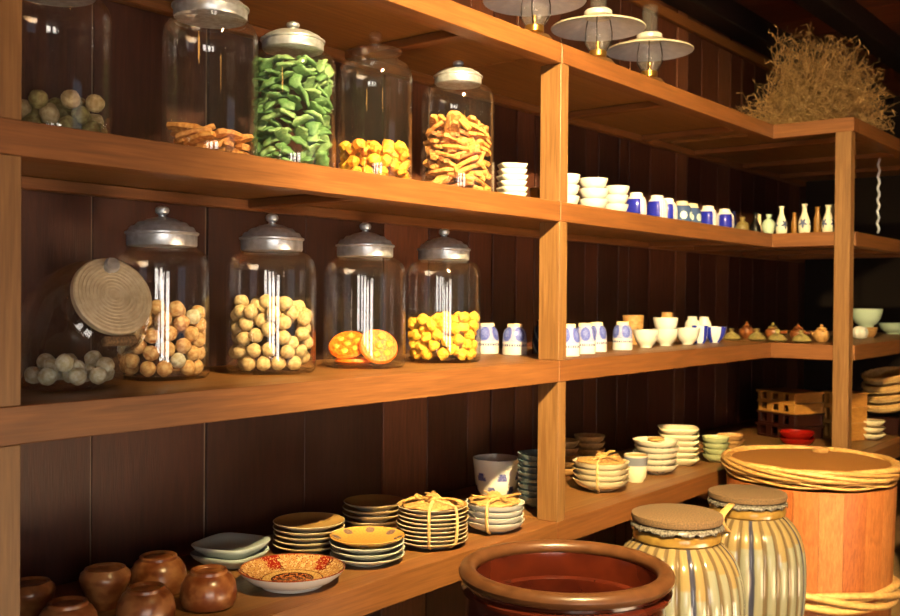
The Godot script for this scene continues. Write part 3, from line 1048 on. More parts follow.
	var o := make_jar("glass jar with a glass knob lid, amber chunks at its bottom", u4, 0.0795, 0.262, 0.050, null, null)
	part("glass_lid", lathe([[0.048, 0.278], [0.056, 0.2785], [0.058, 0.281], [0.052, 0.284], [0.040, 0.288], [0.022, 0.292], [0.010, 0.294], [0.010, 0.291], [0.022, 0.289], [0.040, 0.285], [0.050, 0.281]], 48, 0.0, 60.0), M.glass, o)
	part("glass_knob", lathe([[0.0, 0.2945], [0.010, 0.2945], [0.0085, 0.299], [0.013, 0.302], [0.0155, 0.309], [0.0145, 0.317], [0.009, 0.323], [0.0, 0.325]], 28, 0.0, 60.0), M.glass, o)
	fill_jar("cracker_ball", "olive tan cracker ball in the jar cut by the top edge", "cracker", "olive balls in the upper left jar", u1, 0.08, pack(0.0822, 0.066, 52, ball_piece(0.0145)), balls, [M.ball_green, M.ball_green, M.ball_grey])
	var pods := []
	for i in 6: pods.append(pod_mesh(0.049, 0.0122, 120 + i))
	fill_jar("green_pod", "green curled pod packed in the upper glass jar", "pod", "green pods in the upper jar", u3, 0.08, in_view(pack(0.0765, 0.214, 330, rod_piece(0.0084, 0.021, 2, 1.1), 22), u3, 0.0825, 0.042, 0.03), pods, [M.pod, M.pod, M.pod2])
	var chips := []
	for i in 6: chips.append(chip_mesh(0.062, 0.0135, 0.0058, 140 + i))
	fill_jar("cracker_stick", "brown bark-like cracker stick in the jar beside the small white dishes", "cracker", "brown sticks in the fuller upper jar", u5, 0.08, in_view(pack(0.0765, 0.172, 190, rod_piece(0.0068, 0.0185, 3, 0.8), 26), u5, 0.0845, 0.05, 0.03), chips, [M.chip, M.chip2, M.chip3, M.chip])
	fill_jar("cracker_stick", "brown cracker stick at the bottom of the nearly empty jar", "cracker", "brown sticks in the nearly empty jar", u2, 0.08, pack(0.0745, 0.070, 36, rod_piece(0.0068, 0.0185, 3, 0.5), 20), chips, [M.chip, M.chip3, M.chip])
	var small := []
	for i in 4: small.append(chunk_mesh(0.0138, 160 + i))
	fill_jar("amber_chunk", "amber puffed chunk in the jar with the glass knob lid", "snack", "amber chunks in the glass-lidded jar", u4, 0.08, in_view(pack(0.0765, 0.082, 150, ball_piece(0.0122)), u4, 0.0775, 0.03, 0.03), small, [M.amber, M.yellow, M.amber])

# ---------------------------------------------------------------- oil lamps on the top shelf
func build_lamps() -> void:
	var k := 0
	for e in [[2.237, "oil lamp with white shade on the top shelf, cut by the picture's top edge"], [2.578, "oil lamp with white shade, the middle one on the top shelf"], [2.908, "oil lamp with flat white shade on the top shelf, nearest the dried grass"]]:
		var o := thing("oil_lamp", e[1], "lamp", Vector3(e[0], S1, -0.2), "oil lamps on the top shelf")
		part("base", lathe([[0.0, 0.0], [0.058, 0.0], [0.058, 0.006], [0.035, 0.014], [0.018, 0.022], [0.03, 0.034], [0.05, 0.05], [0.052, 0.072], [0.04, 0.086], [0.02, 0.092], [0.0, 0.092]], 36), M.brass, o)
		part("burner", lathe([[0.018, 0.091], [0.026, 0.096], [0.026, 0.112], [0.02, 0.116], [0.0, 0.116]], 28), M.brass, o)
		part("wick_holder", lathe([[0.007, 0.1165], [0.007, 0.140], [0.003, 0.143], [0.0, 0.143]], 12), M.brass, o)
		part("chimney", lathe([[0.024, 0.113], [0.026, 0.122], [0.034, 0.135], [0.0395, 0.150], [0.040, 0.162], [0.036, 0.178], [0.030, 0.195], [0.0255, 0.215], [0.0245, 0.25], [0.0240, 0.325]], 40, 0.0, 60.0), M.chimney, o)
		var sh := part("shade", lathe([[0.0395, 0.2110], [0.068, 0.1990], [0.11, 0.1860], [0.136, 0.1800], [0.1395, 0.1785], [0.140, 0.1810], [0.137, 0.1835], [0.11, 0.1895], [0.068, 0.2025], [0.0395, 0.2150]].slice(0, 5), 56, 0.0, 60.0), M.enamel, o)
		part("shade_top", lathe([[0.1395, 0.1785], [0.141, 0.1815], [0.137, 0.1845], [0.11, 0.1915], [0.068, 0.2055], [0.042, 0.2180], [0.0395, 0.2110]], 56, 0.0, 60.0), M.enamel_top, sh)
		part("collar", lathe([[0.040, 0.2110], [0.042, 0.2180], [0.042, 0.2300], [0.038, 0.2340], [0.034, 0.2340], [0.034, 0.2120], [0.040, 0.2110]], 40), M.white, sh)
		for a in [0.6, 2.7, 4.8]:
			part("shade_wire", tube([Vector3(cos(a) * 0.026, 0.113, sin(a) * 0.026), Vector3(cos(a) * 0.046, 0.145, sin(a) * 0.046), Vector3(cos(a) * 0.046, 0.175, sin(a) * 0.046), Vector3(cos(a) * 0.0385, 0.212, sin(a) * 0.0385)], 0.0016, 6), M.metal, o)
		k += 1

# ---------------------------------------------------------------- dried grass
func build_grass() -> void:
	var o := thing("dried_grass", "bushy bundle of dried tan grass lying on the shelf top above the corner post", "dried grass", Vector3(3.86, S1, 0.0))
	var st := new_st()
	var fn := FastNoiseLite.new()
	fn.seed = 9
	fn.frequency = 2.0
	for i in 1150:
		# tangled stems that fill a low dome
		var p := Vector3(rng.randf_range(-0.14, 0.14), 0.012, rng.randf_range(-0.19, 0.20))
		var goal := Vector3(rng.randfn(0, 0.11), rng.randf_range(0.03, 0.44) * rng.randf_range(0.8, 1.0), rng.randfn(0.02, 0.125))
		goal.x = clamp(goal.x, -0.24, 0.24)
		goal.z = clamp(goal.z, -0.27, 0.27)
		goal.y *= sqrt(maxf(0.15, 1.0 - pow(goal.z / 0.30, 2.0)))
		if goal.z < -0.10: goal.y *= 0.72
		var nseg := 6
		var pts := []
		var start := p.lerp(goal, rng.randf_range(0.0, 0.6))
		for s in nseg + 1:
			var f := float(s) / nseg
			var c := start.lerp(goal, f) + Vector3(rng.randfn(0, 0.007), rng.randfn(0, 0.006), rng.randfn(0, 0.007))
			c.y = maxf(c.y, 0.006)
			pts.append(c)
		grid_to(st, tube_rows(pts, [0.0015, 0.0016, 0.0016, 0.0015, 0.0013, 0.0010, 0.0005], 3, 1.0, false))
		for q in rng.randi_range(3, 7):
			var b: Vector3 = pts[rng.randi_range(1, nseg)]
			var e := b + Vector3(rng.randfn(0, 0.013), rng.randfn(0.002, 0.012), rng.randfn(0, 0.013))
			var g := e + Vector3(rng.randfn(0, 0.012), rng.randfn(0, 0.012), rng.randfn(0, 0.012))
			b.y = maxf(b.y, 0.004); e.y = maxf(e.y, 0.004); g.y = maxf(g.y, 0.004)
			grid_to(st, tube_rows([b, e, g], [0.0010, 0.0028, 0.0008], 3, 0.6, false))
	st.generate_normals()
	var m := part("stems", st.commit(), M.grass, o)
	m.set_meta("kind", "stuff")

# ---------------------------------------------------------------- crockery shapes
func plate_mesh(R: float, h: float, planar := true) -> ArrayMesh:
	return lathe([[0.0, 0.003], [R * 0.5, 0.003], [R * 0.5, 0.0], [R * 0.56, 0.0], [R * 0.58, h * 0.22], [R * 0.78, h * 0.42], [R * 0.95, h * 0.8], [R, h], [R * 0.985, h * 1.06], [R * 0.93, h * 0.95], [R * 0.75, h * 0.62], [R * 0.55, h * 0.48], [0.0, h * 0.44]], 48, R if planar else 0.0, 50.0)

func bowl_mesh(R: float, h: float) -> ArrayMesh:
	return lathe([[0.0, h * 0.05], [R * 0.38, h * 0.05], [R * 0.40, 0.0], [R * 0.45, 0.0], [R * 0.46, h * 0.1], [R * 0.66, h * 0.22], [R * 0.85, h * 0.46], [R * 0.95, h * 0.75], [R, h], [R * 0.965, h * 1.0], [R * 0.91, h * 0.75], [R * 0.80, h * 0.48], [R * 0.5, h * 0.24], [0.0, h * 0.2]], 44, 0.0, 50.0)

func cup_down_mesh(R: float, h: float) -> ArrayMesh:
	return lathe([[R * 0.94, 0.004], [R * 0.94, 0.0], [R, 0.0], [R * 1.0, h * 0.25], [R * 0.99, h * 0.5], [R * 0.94, h * 0.68], [R * 0.82, h * 0.80], [R * 0.66, h * 0.86], [R * 0.62, h * 0.88], [R * 0.60, h], [R * 0.50, h], [R * 0.48, h * 0.93], [0.0, h * 0.92]], 40, 0.0, 50.0)

func cup_up_mesh(R: float, h: float) -> ArrayMesh:
	return lathe([[0.0, 0.003], [R * 0.55, 0.003], [R * 0.57, 0.0], [R * 0.64, 0.0], [R * 0.66, h * 0.05], [R * 0.84, h * 0.16], [R * 0.90, h * 0.4], [R * 0.94, h * 0.7], [R, h], [R * 0.95, h], [R * 0.88, h * 0.7], [R * 0.84, h * 0.4], [R * 0.6, h * 0.1], [0.0, h * 0.08]], 44, 0.0, 50.0)

# square dish with rounded corners and raised rim
func square_mesh(R: float, h: float, power := 5.0) -> ArrayMesh:
	var rows := []
	for q in [[0.0, 0.0], [0.6, 0.0], [0.66, 0.08], [0.9, 0.6], [1.0, 1.0], [0.97, 1.03], [0.86, 0.72], [0.6, 0.45], [0.0, 0.42]]:
		var row := PackedVector3Array()
		for j in 40:
			var t := TAU * j / 40
			var k := pow(pow(absf(cos(t)), power) + pow(absf(sin(t)), power), -1.0 / power)
			row.append(Vector3(cos(t) * k * R * q[0], h * q[1], sin(t) * k * R * q[0]))
		rows.append(row)
	return grid(rows)

const ORD := ["topmost", "second from the top", "third from the top", "fourth from the top", "fifth from the top", "sixth from the top", "seventh from the top", "eighth from the top", "ninth from the top", "tenth from the top"]

# one thing for each dish of a stack, labelled by its place in it
func stack(called: String, category: String, what: String, group: String, at: Vector3, n: int, dy: float, mesh: Mesh, m: Material, top_m: Material = null, jitter := 0.002, turn := 0.0, top_mesh: Mesh = null) -> void:
	for i in n:
		var label := "%s, %s" % [what, ORD[n - 1 - i]]
		var mm: Material = top_m if top_m and i == n - 1 else m
		single(called, top_mesh if top_mesh and i == n - 1 else mesh, mm, label, category, at + Vector3(rng.randf_range(-jitter, jitter), i * dy, rng.randf_range(-jitter, jitter)), group, Vector3(0, turn + rng.randf_range(-0.1, 0.1), 0))

# straw tie round a stack with a knot of leaf on top
func tie(label: String, at: Vector3, R: float, h: float, angles: Array) -> void:
	var o := thing("straw_tie", label, "tie", at)
	for a in angles:
		var d := Vector3(cos(a), 0, sin(a))
		var pts := []
		pts.append(-d * R * 0.5 + Vector3(0, h + 0.006, 0))
		for q in [[0.0, h + 0.008], [0.55, h + 0.006], [0.95, h + 0.004], [1.03, h * 0.85], [1.03, h * 0.5], [0.98, h * 0.2], [0.78, 0.008], [0.62, 0.003]]:
			pts.append(d * R * q[0] + Vector3(0, q[1], 0))
		part("strand", tube(pts, 0.0038, 7), M.straw, o)
	var fn := FastNoiseLite.new()
	fn.seed = int(R * 10000) + int(at.x * 100)
	fn.frequency = 1.0
	var rows := []
	for k in 2:
		for i in 7:
			var f := i / 6.0 if k == 0 else (6 - i) / 6.0
			var row := PackedVector3Array()
			for j in 28:
				var t := TAU * j / 28
				var d := Vector3(cos(t), 0, sin(t)) * f
				var rr := R * (0.86 + 0.12 * fn.get_noise_2d(cos(t) * 2.0, sin(t) * 2.0))
				row.append(d * rr + Vector3(0, h - 0.004 + 0.004 * k * -1.0 + 0.010 * (1.0 + fn.get_noise_2d(d.x * 4.5 + 20.0, d.z * 4.5)) * (1.0 - f * f * 0.4), 0))
			rows.append(row)
	part("leaf_sheet", grid(rows), M.leaf, o)
	for i in 7:
		var pts := []
		var p := Vector3(rng.randf_range(-0.4, 0.4) * R, h + 0.010, rng.randf_range(-0.4, 0.4) * R)
		var d := Vector3(rng.randfn(0, 1), 0.1, rng.randfn(0, 1)).normalized()
		for q in 6:
			pts.append(p)
			p += d * R * 0.15
			p.y = clamp(p.y, h + 0.008, h + 0.022)
			var fl := Vector2(p.x, p.z).limit_length(R * 0.9)
			p = Vector3(fl.x, p.y, fl.y)
			d = (d + Vector3(rng.randfn(0, 0.5), rng.randfn(0, 0.2), rng.randfn(0, 0.5))).normalized()
		part("leaf", tube(pts, [0.002, 0.005, 0.007, 0.006, 0.005, 0.002], 7, 0.4), M.leaf, o)
	part("knot", blob(Vector3(0.020, 0.011, 0.016), 200 + int(R * 1000), 0.5, 12, 8, 1.4), M.leaf, o, Vector3(0, h + 0.012, 0))

func clay_mat(s: int) -> StandardMaterial3D:
	return speckle(Color(0.60, 0.40, 0.24), Color(0.40, 0.19, 0.08), s, 0.025, 0.28, 9.0, 2.4)

func build_shelf4() -> void:
	# overturned brown tea bowls at the left end
	var down := [[0.0, 0.0], [0.040, 0.0], [0.045, 0.002], [0.049, 0.012], [0.050, 0.026], [0.047, 0.042], [0.040, 0.054], [0.033, 0.059], [0.0325, 0.064], [0.030, 0.066], [0.026, 0.064], [0.024, 0.061], [0.0, 0.0605]]
	var tall := [[0.0, 0.0], [0.024, 0.0], [0.026, 0.004], [0.026, 0.010], [0.034, 0.026], [0.042, 0.044], [0.044, 0.054], [0.042, 0.062], [0.036, 0.067], [0.035, 0.070], [0.032, 0.071], [0.029, 0.069], [0.028, 0.066], [0.0, 0.064]]
	var i := 0
	for e in [[Vector3(1.101, S4, -0.125), down, 1.0, "overturned brown tea bowl beside the red patterned plate"], [Vector3(0.972, S4, -0.125), down, 0.97, "overturned brown tea bowl at the shelf front, second from the patterned plate"], [Vector3(0.847, S4, -0.154), down, 0.95, "overturned brown tea bowl at the shelf front, cut by the bottom edge"], [Vector3(1.093, S4, -0.264), down, 1.05, "brown tea bowl at the back, beside the two pale dishes"], [Vector3(0.979, S4, -0.258), tall, 1.0, "brown bowl narrowing to its foot, at the dark back of the shelf"], [Vector3(0.855, S4, -0.288), tall, 0.95, "brown bowl in the dark, beside the left post"]]:
		var pr := []
		for q in e[1]: pr.append([q[0] * e[2], q[1] * e[2]])
		single("tea_bowl", lathe(pr, 44, 0.0, 45.0), clay_mat(210 + i), e[3], "bowl", e[0], "brown tea bowls", Vector3(0, i * 1.3, 0))
		i += 1
	# red and gold patterned plate
	var fn := FastNoiseLite.new()
	fn.seed = 31
	fn.frequency = 1.0
	var imari := tex(256, 256, func(u: float, v: float) -> Color:
		var p := Vector2(u - 0.5, v - 0.5) * 2.0
		var r := p.length()
		var a := atan2(p.y, p.x)
		var n1 := fn.get_noise_2d(p.x * 9.0, p.y * 9.0)
		var n2 := fn.get_noise_2d(p.x * 22.0 + 40.0, p.y * 22.0)
		if r > 0.972: return Color(0.44, 0.18, 0.10)
		if r > 0.56:
			var sec := fposmod(a / TAU * 5.0 + 0.15 + 0.12 * n1, 1.0)
			if absf(r - 0.56 - 0.02 * n1) < 0.02: return Color(0.34, 0.14, 0.09)
			if sec < 0.22 and r > 0.66: return Color(0.50, 0.12, 0.07) if n2 < 0.3 else Color(0.76, 0.62, 0.42)
			if absf(sec - 0.24) < 0.02 or absf(n1 - 0.12) < 0.035: return Color(0.36, 0.19, 0.11)
			if n2 > 0.3: return Color(0.52, 0.25, 0.13)
			return Color(0.78, 0.65, 0.45) if n1 > 0.0 else Color(0.66, 0.50, 0.29)
		if r > 0.40: return Color(0.74, 0.60, 0.38) if n2 > -0.15 else Color(0.58, 0.42, 0.22)
		if r > 0.36: return Color(0.26, 0.14, 0.12)
		return Color(0.28, 0.13, 0.11) if n1 + n2 > -0.05 else Color(0.66, 0.42, 0.22))
	var op := thing("patterned_plate", "wide white plate painted in red and gold inside, at the shelf front", "plate", Vector3(1.284, S4, -0.107))
	var R := 0.101
	part("dish", lathe([[0.0, 0.003], [R * 0.52, 0.003], [R * 0.52, 0.0], [R * 0.58, 0.0], [R * 0.60, 0.006], [R * 0.80, 0.013], [R * 0.95, 0.025], [R, 0.033]], 64, 0.0, 50.0), M.white, op)
	part("painted_face", lathe([[R, 0.033], [R * 0.985, 0.0345], [R * 0.93, 0.028], [R * 0.78, 0.018], [R * 0.6, 0.0125], [0.0, 0.0115]], 64, R, 60.0), textured(imari, 0.12), op)
	# two pale square dishes behind it
	stack("square_dish", "dish", "pale blue-grey square dish in the pair behind the patterned plate", "two pale square dishes", Vector3(1.305, S4, -0.315), 2, 0.019, square_mesh(0.069, 0.026, 4.0), mat(Color(0.66, 0.70, 0.70), 0.2), null, 0.003, 0.25)
	# plate stacks
	stack("plate", "plate", "brown-faced plate in the back stack behind the spotted plates", "back stack behind the spotted plates", Vector3(1.489, S4, -0.280), 5, 0.0115, plate_mesh(0.0785, 0.017, false), M.plateband, null)
	var spots := tex(192, 192, func(u: float, v: float) -> Color:
		var p := Vector2(u - 0.5, v - 0.5) * 2.0
		var n1 := fn.get_noise_2d(p.x * 12.0, p.y * 12.0)
		for k in 8:
			var c := Vector2(cos(k * TAU / 8 + 0.2), sin(k * TAU / 8 + 0.2)) * 0.82
			if p.distance_to(c) < 0.125 + 0.03 * n1: return Color(0.40, 0.30, 0.27).lerp(Color(0.52, 0.42, 0.36), clamp(n1 + 0.5, 0, 1))
		return Color(0.76, 0.58, 0.28).lerp(Color(0.70, 0.52, 0.25), clamp(0.5 + n1, 0, 1)))
	stack("plate", "plate", "pale plate in the stack with the spotted rim plate", "front stack of spotted plates", Vector3(1.497, S4, -0.112), 4, 0.0125, plate_mesh(0.0785, 0.018), mat(Color(0.70, 0.71, 0.67), 0.2), textured(spots, 0.2))
	stack("plate", "plate", "grey plate in the back stack behind the tied plates", "back stack behind the tied plates", Vector3(1.752, S4, -0.333), 4, 0.013, plate_mesh(0.074, 0.018, false), M.plateband, null)
	stack("plate", "plate", "thin grey plate in the tall straw-tied stack", "tall straw-tied plates", Vector3(1.694, S4, -0.097), 9, 0.0093, plate_mesh(0.080, 0.0165, false), M.plateband, null)
	tie("straw tie around the tall stack of thin grey plates", Vector3(1.694, S4, -0.097), 0.080, 0.092, [2.55, 1.75, -0.7])
	stack("shallow_bowl", "bowl", "white bowl in the tied stack left of the centre post", "straw-tied white bowls left of the post", Vector3(1.893, S4, -0.072), 4, 0.0135, bowl_mesh(0.071, 0.028), M.white, null)
	tie("straw tie around the white bowls left of the centre post", Vector3(1.893, S4, -0.072), 0.071, 0.070, [2.75, -0.5])
	# big blue and white cup
	var motif := tex(256, 128, func(u: float, v: float) -> Color:
		var n1 := fn.get_noise_2d(u * 60.0, v * 30.0)
		var base := Color(0.88, 0.87, 0.83)
		for k in 12:
			var c := Vector2(fposmod(k * 0.0833 + 0.02, 1.0), 0.64 + 0.13 * (k % 2))
			var dx := absf(u - c.x) * 9.0
			var dy := (v - c.y) * 8.0
			if dy > -0.32 and dy < 0.28 and dx < 0.20 + 0.28 * (dy + 0.32) + 0.14 * n1: return Color(0.20, 0.22, 0.52).lerp(base, 0.25 + 0.4 * n1)
		return base)
	var big := single("large_cup", cup_up_mesh(0.066, 0.106), textured(motif, 0.15), "large white cup with blue motifs, at the back left of the centre post", "cup", Vector3(2.232, S4, -0.312))
	stack("blue_bowl", "bowl", "blue-grey bowl in the tall stack right behind the centre post", "blue-grey bowls behind the post", Vector3(2.190, S4, -0.136), 8, 0.0155, bowl_mesh(0.062, 0.034), M.bluegrey, null, 0.001)
	# right bay
	stack("white_bowl", "bowl", "cream bowl in the wide tied stack right of the post", "wide straw-tied bowls right of the post", Vector3(2.501, S4, -0.131), 4, 0.0165, bowl_mesh(0.0815, 0.034), M.cream, null)
	tie("straw tie around the wide cream bowls right of the centre post", Vector3(2.501, S4, -0.131), 0.0815, 0.084, [2.75, 0.2])
	stack("small_bowl", "bowl", "small cream bowl in the narrow stack by the centre post", "narrow stack by the post", Vector3(2.380, S4, -0.249), 5, 0.0165, bowl_mesh(0.050, 0.028), M.cream, null)
	stack("tan_bowl", "bowl", "tan bowl in the low stack behind the wide tied bowls", "low tan bowls behind the tied bowls", Vector3(2.615, S4, -0.329), 5, 0.0205, bowl_mesh(0.048, 0.03), M.tan, null)
	stack("tan_bowl", "bowl", "tan bowl in the stack behind the grey-banded cup", "tan bowls behind the banded cup", Vector3(2.764, S4, -0.325), 5, 0.0205, bowl_mesh(0.050, 0.03), M.tan, null)
	var banded := tex(16, 64, func(_u: float, v: float) -> Color:
		return Color(0.45, 0.46, 0.50) if v > 0.50 and v < 0.63 else (Color(0.70, 0.54, 0.34) if v < 0.46 else Color(0.86, 0.80, 0.68)))
	single("banded_cup", cup_up_mesh(0.037, 0.082), textured(banded, 0.2), "small cream cup with a grey band, between two bowl stacks", "cup", Vector3(2.679, S4, -0.114))
	var patt := tex(128, 64, func(u: float, v: float) -> Color:
		var n1 := fn.get_noise_2d(u * 30.0, v * 8.0)
		if v > 0.62 and v < 0.86 and n1 > 0.18: return Color(0.34, 0.35, 0.44)
		return Color(0.86, 0.82, 0.72))
	stack("patterned_bowl", "bowl", "white bowl with dark dabs in the stack beside the banded cup", "white bowls with dark dabs", Vector3(2.854, S4, -0.137), 5, 0.0185, bowl_mesh(0.071, 0.032), textured(patt, 0.2), null, 0.003)
	part("leaf_crumple", blob(Vector3(0.035, 0.008, 0.024), 260, 0.5, 12, 8, 1.3), M.leaf, thing("dry_leaf", "crumpled dry leaf lying in the top white bowl with dark dabs", "leaf", Vector3(2.853, S4 + 0.107, -0.134)))
	stack("square_plate", "plate", "cream square plate in the tallest stack of the right bay", "tallest square plate stack", Vector3(3.058, S4, -0.158), 6, 0.0195, square_mesh(0.066, 0.026, 5.0), M.cream, null, 0.003, 0.6)
	stack("green_bowl", "bowl", "pale green bowl in the stack beside the square plates", "pale green bowls", Vector3(3.182, S4, -0.078), 4, 0.0185, bowl_mesh(0.046, 0.03), mat(Color(0.66, 0.68, 0.50), 0.25), null)
	stack("small_plate", "plate", "small tan plate in the last stack before the flat basket", "small tan plates", Vector3(3.344, S4, -0.093), 4, 0.0165, bowl_mesh(0.048, 0.026), M.tan, null)

# ---------------------------------------------------------------- third shelf, right of the jars
func build_shelf3() -> void:
	var fn := FastNoiseLite.new()
	fn.seed = 77
	fn.frequency = 1.0
	var pale := tex(192, 96, func(u: float, v: float) -> Color:
		# v runs from 1 at the rim (standing down) to 0 at the foot
		var base := Color(0.78, 0.76, 0.76)
		var pu := fposmod(u * 5.0, 1.0) - 0.5
		if v < 0.28: return Color(0.90, 0.82, 0.68)
		if v < 0.66:
			var q := Vector2(pu / 0.40, (v - 0.46) / 0.18)
			var n1 := fn.get_noise_2d(u * 70.0, v * 30.0)
			if q.length() < 1.0: return Color(0.20, 0.24, 0.56).lerp(Color(0.44, 0.48, 0.74), clamp(0.5 + n1 + (0.3 if q.length() < 0.45 else 0.0), 0.0, 1.0))
			return Color(0.42, 0.45, 0.70).lerp(base, clamp(0.4 + n1, 0.0, 1.0))
		if v > 0.71 and v < 0.76: return Color(0.20, 0.22, 0.42) if fposmod(u * 30.0, 1.0) < 0.55 else base
		return base)
	var pm := textured(pale, 0.15)
	var cm := cup_down_mesh(0.0335, 0.083)
	var cs := cup_down_mesh(0.0300, 0.085)
	var cup_spots := [[Vector3(2.190, S3, -0.317), cm, Vector3(0, 0.4, 0.0), "overturned blue and white cup touching the yellow chunk jar"], [Vector3(2.202, S3, -0.232), cm, Vector3(0, 1.1, 0), "overturned blue and white cup between the yellow chunk jar and the centre post"], [Vector3(2.250, S3, -0.090), cs, Vector3(0, 0.2, 0), "overturned blue and white cup half hidden by the centre post"], [Vector3(2.372, S3, -0.113), cs, Vector3(0, 0.6, 0), "overturned blue and white cup, first fully seen right of the centre post"], [Vector3(2.500, S3, -0.15), cs, Vector3(0, 1.3, 0), "overturned blue and white cup, second fully seen right of the centre post"], [Vector3(2.640, S3, -0.142), cs, Vector3(0, 0.9, 0), "overturned blue and white cup beside the white bowls"]]
	for e in cup_spots:
		single("tea_cup", e[1], pm, e[3], "cup", e[0], "overturned blue and white cups", e[2])
	var dark := tex(64, 64, func(u: float, v: float) -> Color:
		return Color(0.84, 0.78, 0.60) if v < 0.2 else (Color(0.16, 0.19, 0.26) if fposmod(u * 8.0 + v * 3.0, 1.0) < 0.7 else Color(0.36, 0.42, 0.48)))
	single("dark_cup", cup_down_mesh(0.033, 0.092), textured(dark, 0.2), "dark blue overturned cup in the shadow left of the centre post", "cup", Vector3(2.29, S3, -0.195))
	# white bowls
	var b1 := bowl_mesh(0.0415, 0.056)
	single("white_bowl", b1, M.white, "plain white bowl beside the overturned cups", "bowl", Vector3(2.822, S3, -0.158), "white bowls on the third shelf")
	single("white_bowl", b1, M.white, "plain white bowl under the upper white bowl", "bowl", Vector3(2.972, S3, -0.165), "white bowls on the third shelf")
	single("white_bowl", b1, M.white, "upper plain white bowl resting on another", "bowl", Vector3(2.972, S3 + 0.0365, -0.165), "white bowls on the third shelf")
	single("white_bowl", b1, M.white, "plain white bowl beside the blue panelled bowl", "bowl", Vector3(3.113, S3, -0.152), "white bowls on the third shelf")
	single("tan_cup", cup_up_mesh(0.036, 0.098), M.tan, "tan cup standing behind the white bowls", "cup", Vector3(2.975, S3, -0.285))
	single("tan_jar", cup_down_mesh(0.033, 0.105), M.tan, "tan overturned cup in the dark behind the white bowls", "cup", Vector3(3.28, S3, -0.31))
	var panel := tex(128, 64, func(u: float, v: float) -> Color:
		if v > 0.9: return Color(0.86, 0.86, 0.86)
		var pu := fposmod(u * 4.0 + 0.06, 1.0)
		var n1 := fn.get_noise_2d(u * 90.0, v * 40.0)
		return Color(0.12, 0.16, 0.62).lerp(Color(0.25, 0.30, 0.72), clamp(0.3 + n1, 0, 1)) if pu < 0.42 else Color(0.84, 0.86, 0.90))
	M.panel = textured(panel, 0.15)
	single("panel_bowl", b1, M.panel, "white bowl with blue panels, last before the olive lids", "bowl", Vector3(3.331, S3, -0.151))
	single("panel_cup", cup_up_mesh(0.030, 0.062), M.panel, "small blue and white cup between two bowls", "cup", Vector3(3.235, S3, -0.165))
	single("white_cup", cup_down_mesh(0.029, 0.088), M.white, "white overturned cup behind the panelled bowl", "cup", Vector3(3.475, S3, -0.255))
	single("white_cup", cup_down_mesh(0.029, 0.090), M.white, "white overturned cup behind the small blue and white cup", "cup", Vector3(3.395, S3, -0.265))
	# small olive lidded dishes and brown pots on the corner
	var lidm := lathe([[0.0, 0.0], [0.024, 0.0], [0.034, 0.006], [0.035, 0.010], [0.028, 0.020], [0.016, 0.028], [0.009, 0.031], [0.008, 0.036], [0.011, 0.041], [0.008, 0.046], [0.0, 0.047]], 28)
	var names := ["olive domed lid nearest the panelled bowl", "olive domed lid, second from the panelled bowl", "olive domed lid, third from the panelled bowl", "olive domed lid nearest the corner post"]
	var lp := [Vector3(3.555, S3, -0.180), Vector3(3.600, S3, -0.100), Vector3(3.580, S3, -0.015), Vector3(3.565, S3, 0.078)]
	for i in 4: single("domed_lid", lidm, M.olive, names[i], "lid", lp[i], "olive lids on the corner shelf")
	var pot := [[0.0, 0.0], [0.018, 0.0], [0.030, 0.012], [0.036, 0.028], [0.033, 0.042], [0.022, 0.050], [0.020, 0.053], [0.023, 0.056], [0.014, 0.062], [0.005, 0.065], [0.007, 0.071], [0.004, 0.076], [0.0, 0.077]]
	var tn := ["small brown teapot at the back, far left of its row", "small brown teapot at the back, above the second olive lid", "small brown teapot at the back, above the third olive lid", "small pale speckled teapot beside the corner post"]
	var tp := [Vector3(3.80, S3, -0.22), Vector3(3.76, S3, -0.10), Vector3(3.74, S3, 0.005), Vector3(3.70, S3, 0.105)]
	for i in 4:
		var o := thing("teapot", tn[i], "teapot", tp[i], "small teapots on the corner shelf")
		o.rotation.y = 0.4 * i
		o.scale = Vector3.ONE * 0.85
		var m: Material = M.tan if i == 3 else M.brownclay
		part("body", lathe(pot.slice(0, 7), 28), m, o)
		part("lid", lathe(pot.slice(6), 24), m if i != 1 else M.olive, o)
		part("spout", tube([Vector3(0.028, 0.020, 0), Vector3(0.044, 0.028, 0), Vector3(0.054, 0.044, 0)], [0.010, 0.007, 0.005], 8), m, o)
		part("handle", tube([Vector3(-0.008, 0.034, 0.030), Vector3(-0.010, 0.037, 0.062)], [0.006, 0.009], 8), m, o)
	# right of the corner post
	single("tan_box", cup_up_mesh(0.046, 0.040), M.tan, "low tan cup under the pale green bowl", "cup", Vector3(4.392, S3, 0.068))
	single("pale_green_bowl", bowl_mesh(0.066, 0.078), M.celadon, "pale green bowl resting on a low tan cup, right of the corner post", "bowl", Vector3(4.392, S3 + 0.0405, 0.068))
	var rows := []
	for q in [[0.3, 0.0], [0.75, 0.08], [1.0, 0.4], [0.9, 0.75], [0.5, 0.95], [0.2, 1.0], [0.0, 0.95]]:
		var row := PackedVector3Array()
		for j in 48:
			var t := TAU * j / 48
			row.append(Vector3(cos(t), 0, sin(t)) * 0.030 * q[0] * (1.0 + 0.07 * cos(t * 9.0)) + Vector3(0, 0.052 * q[1], 0))
		rows.append(row)
	single("ribbed_white_pot", grid(rows), M.white, "small round ribbed white pot just right of the corner post", "pot", Vector3(4.121, S3, 0.121))
	single("pale_green_bowl", bowl_mesh(0.066, 0.050), M.celadon, "pale green bowl cut by the right edge of the picture", "bowl", Vector3(4.86, S3, 0.060))

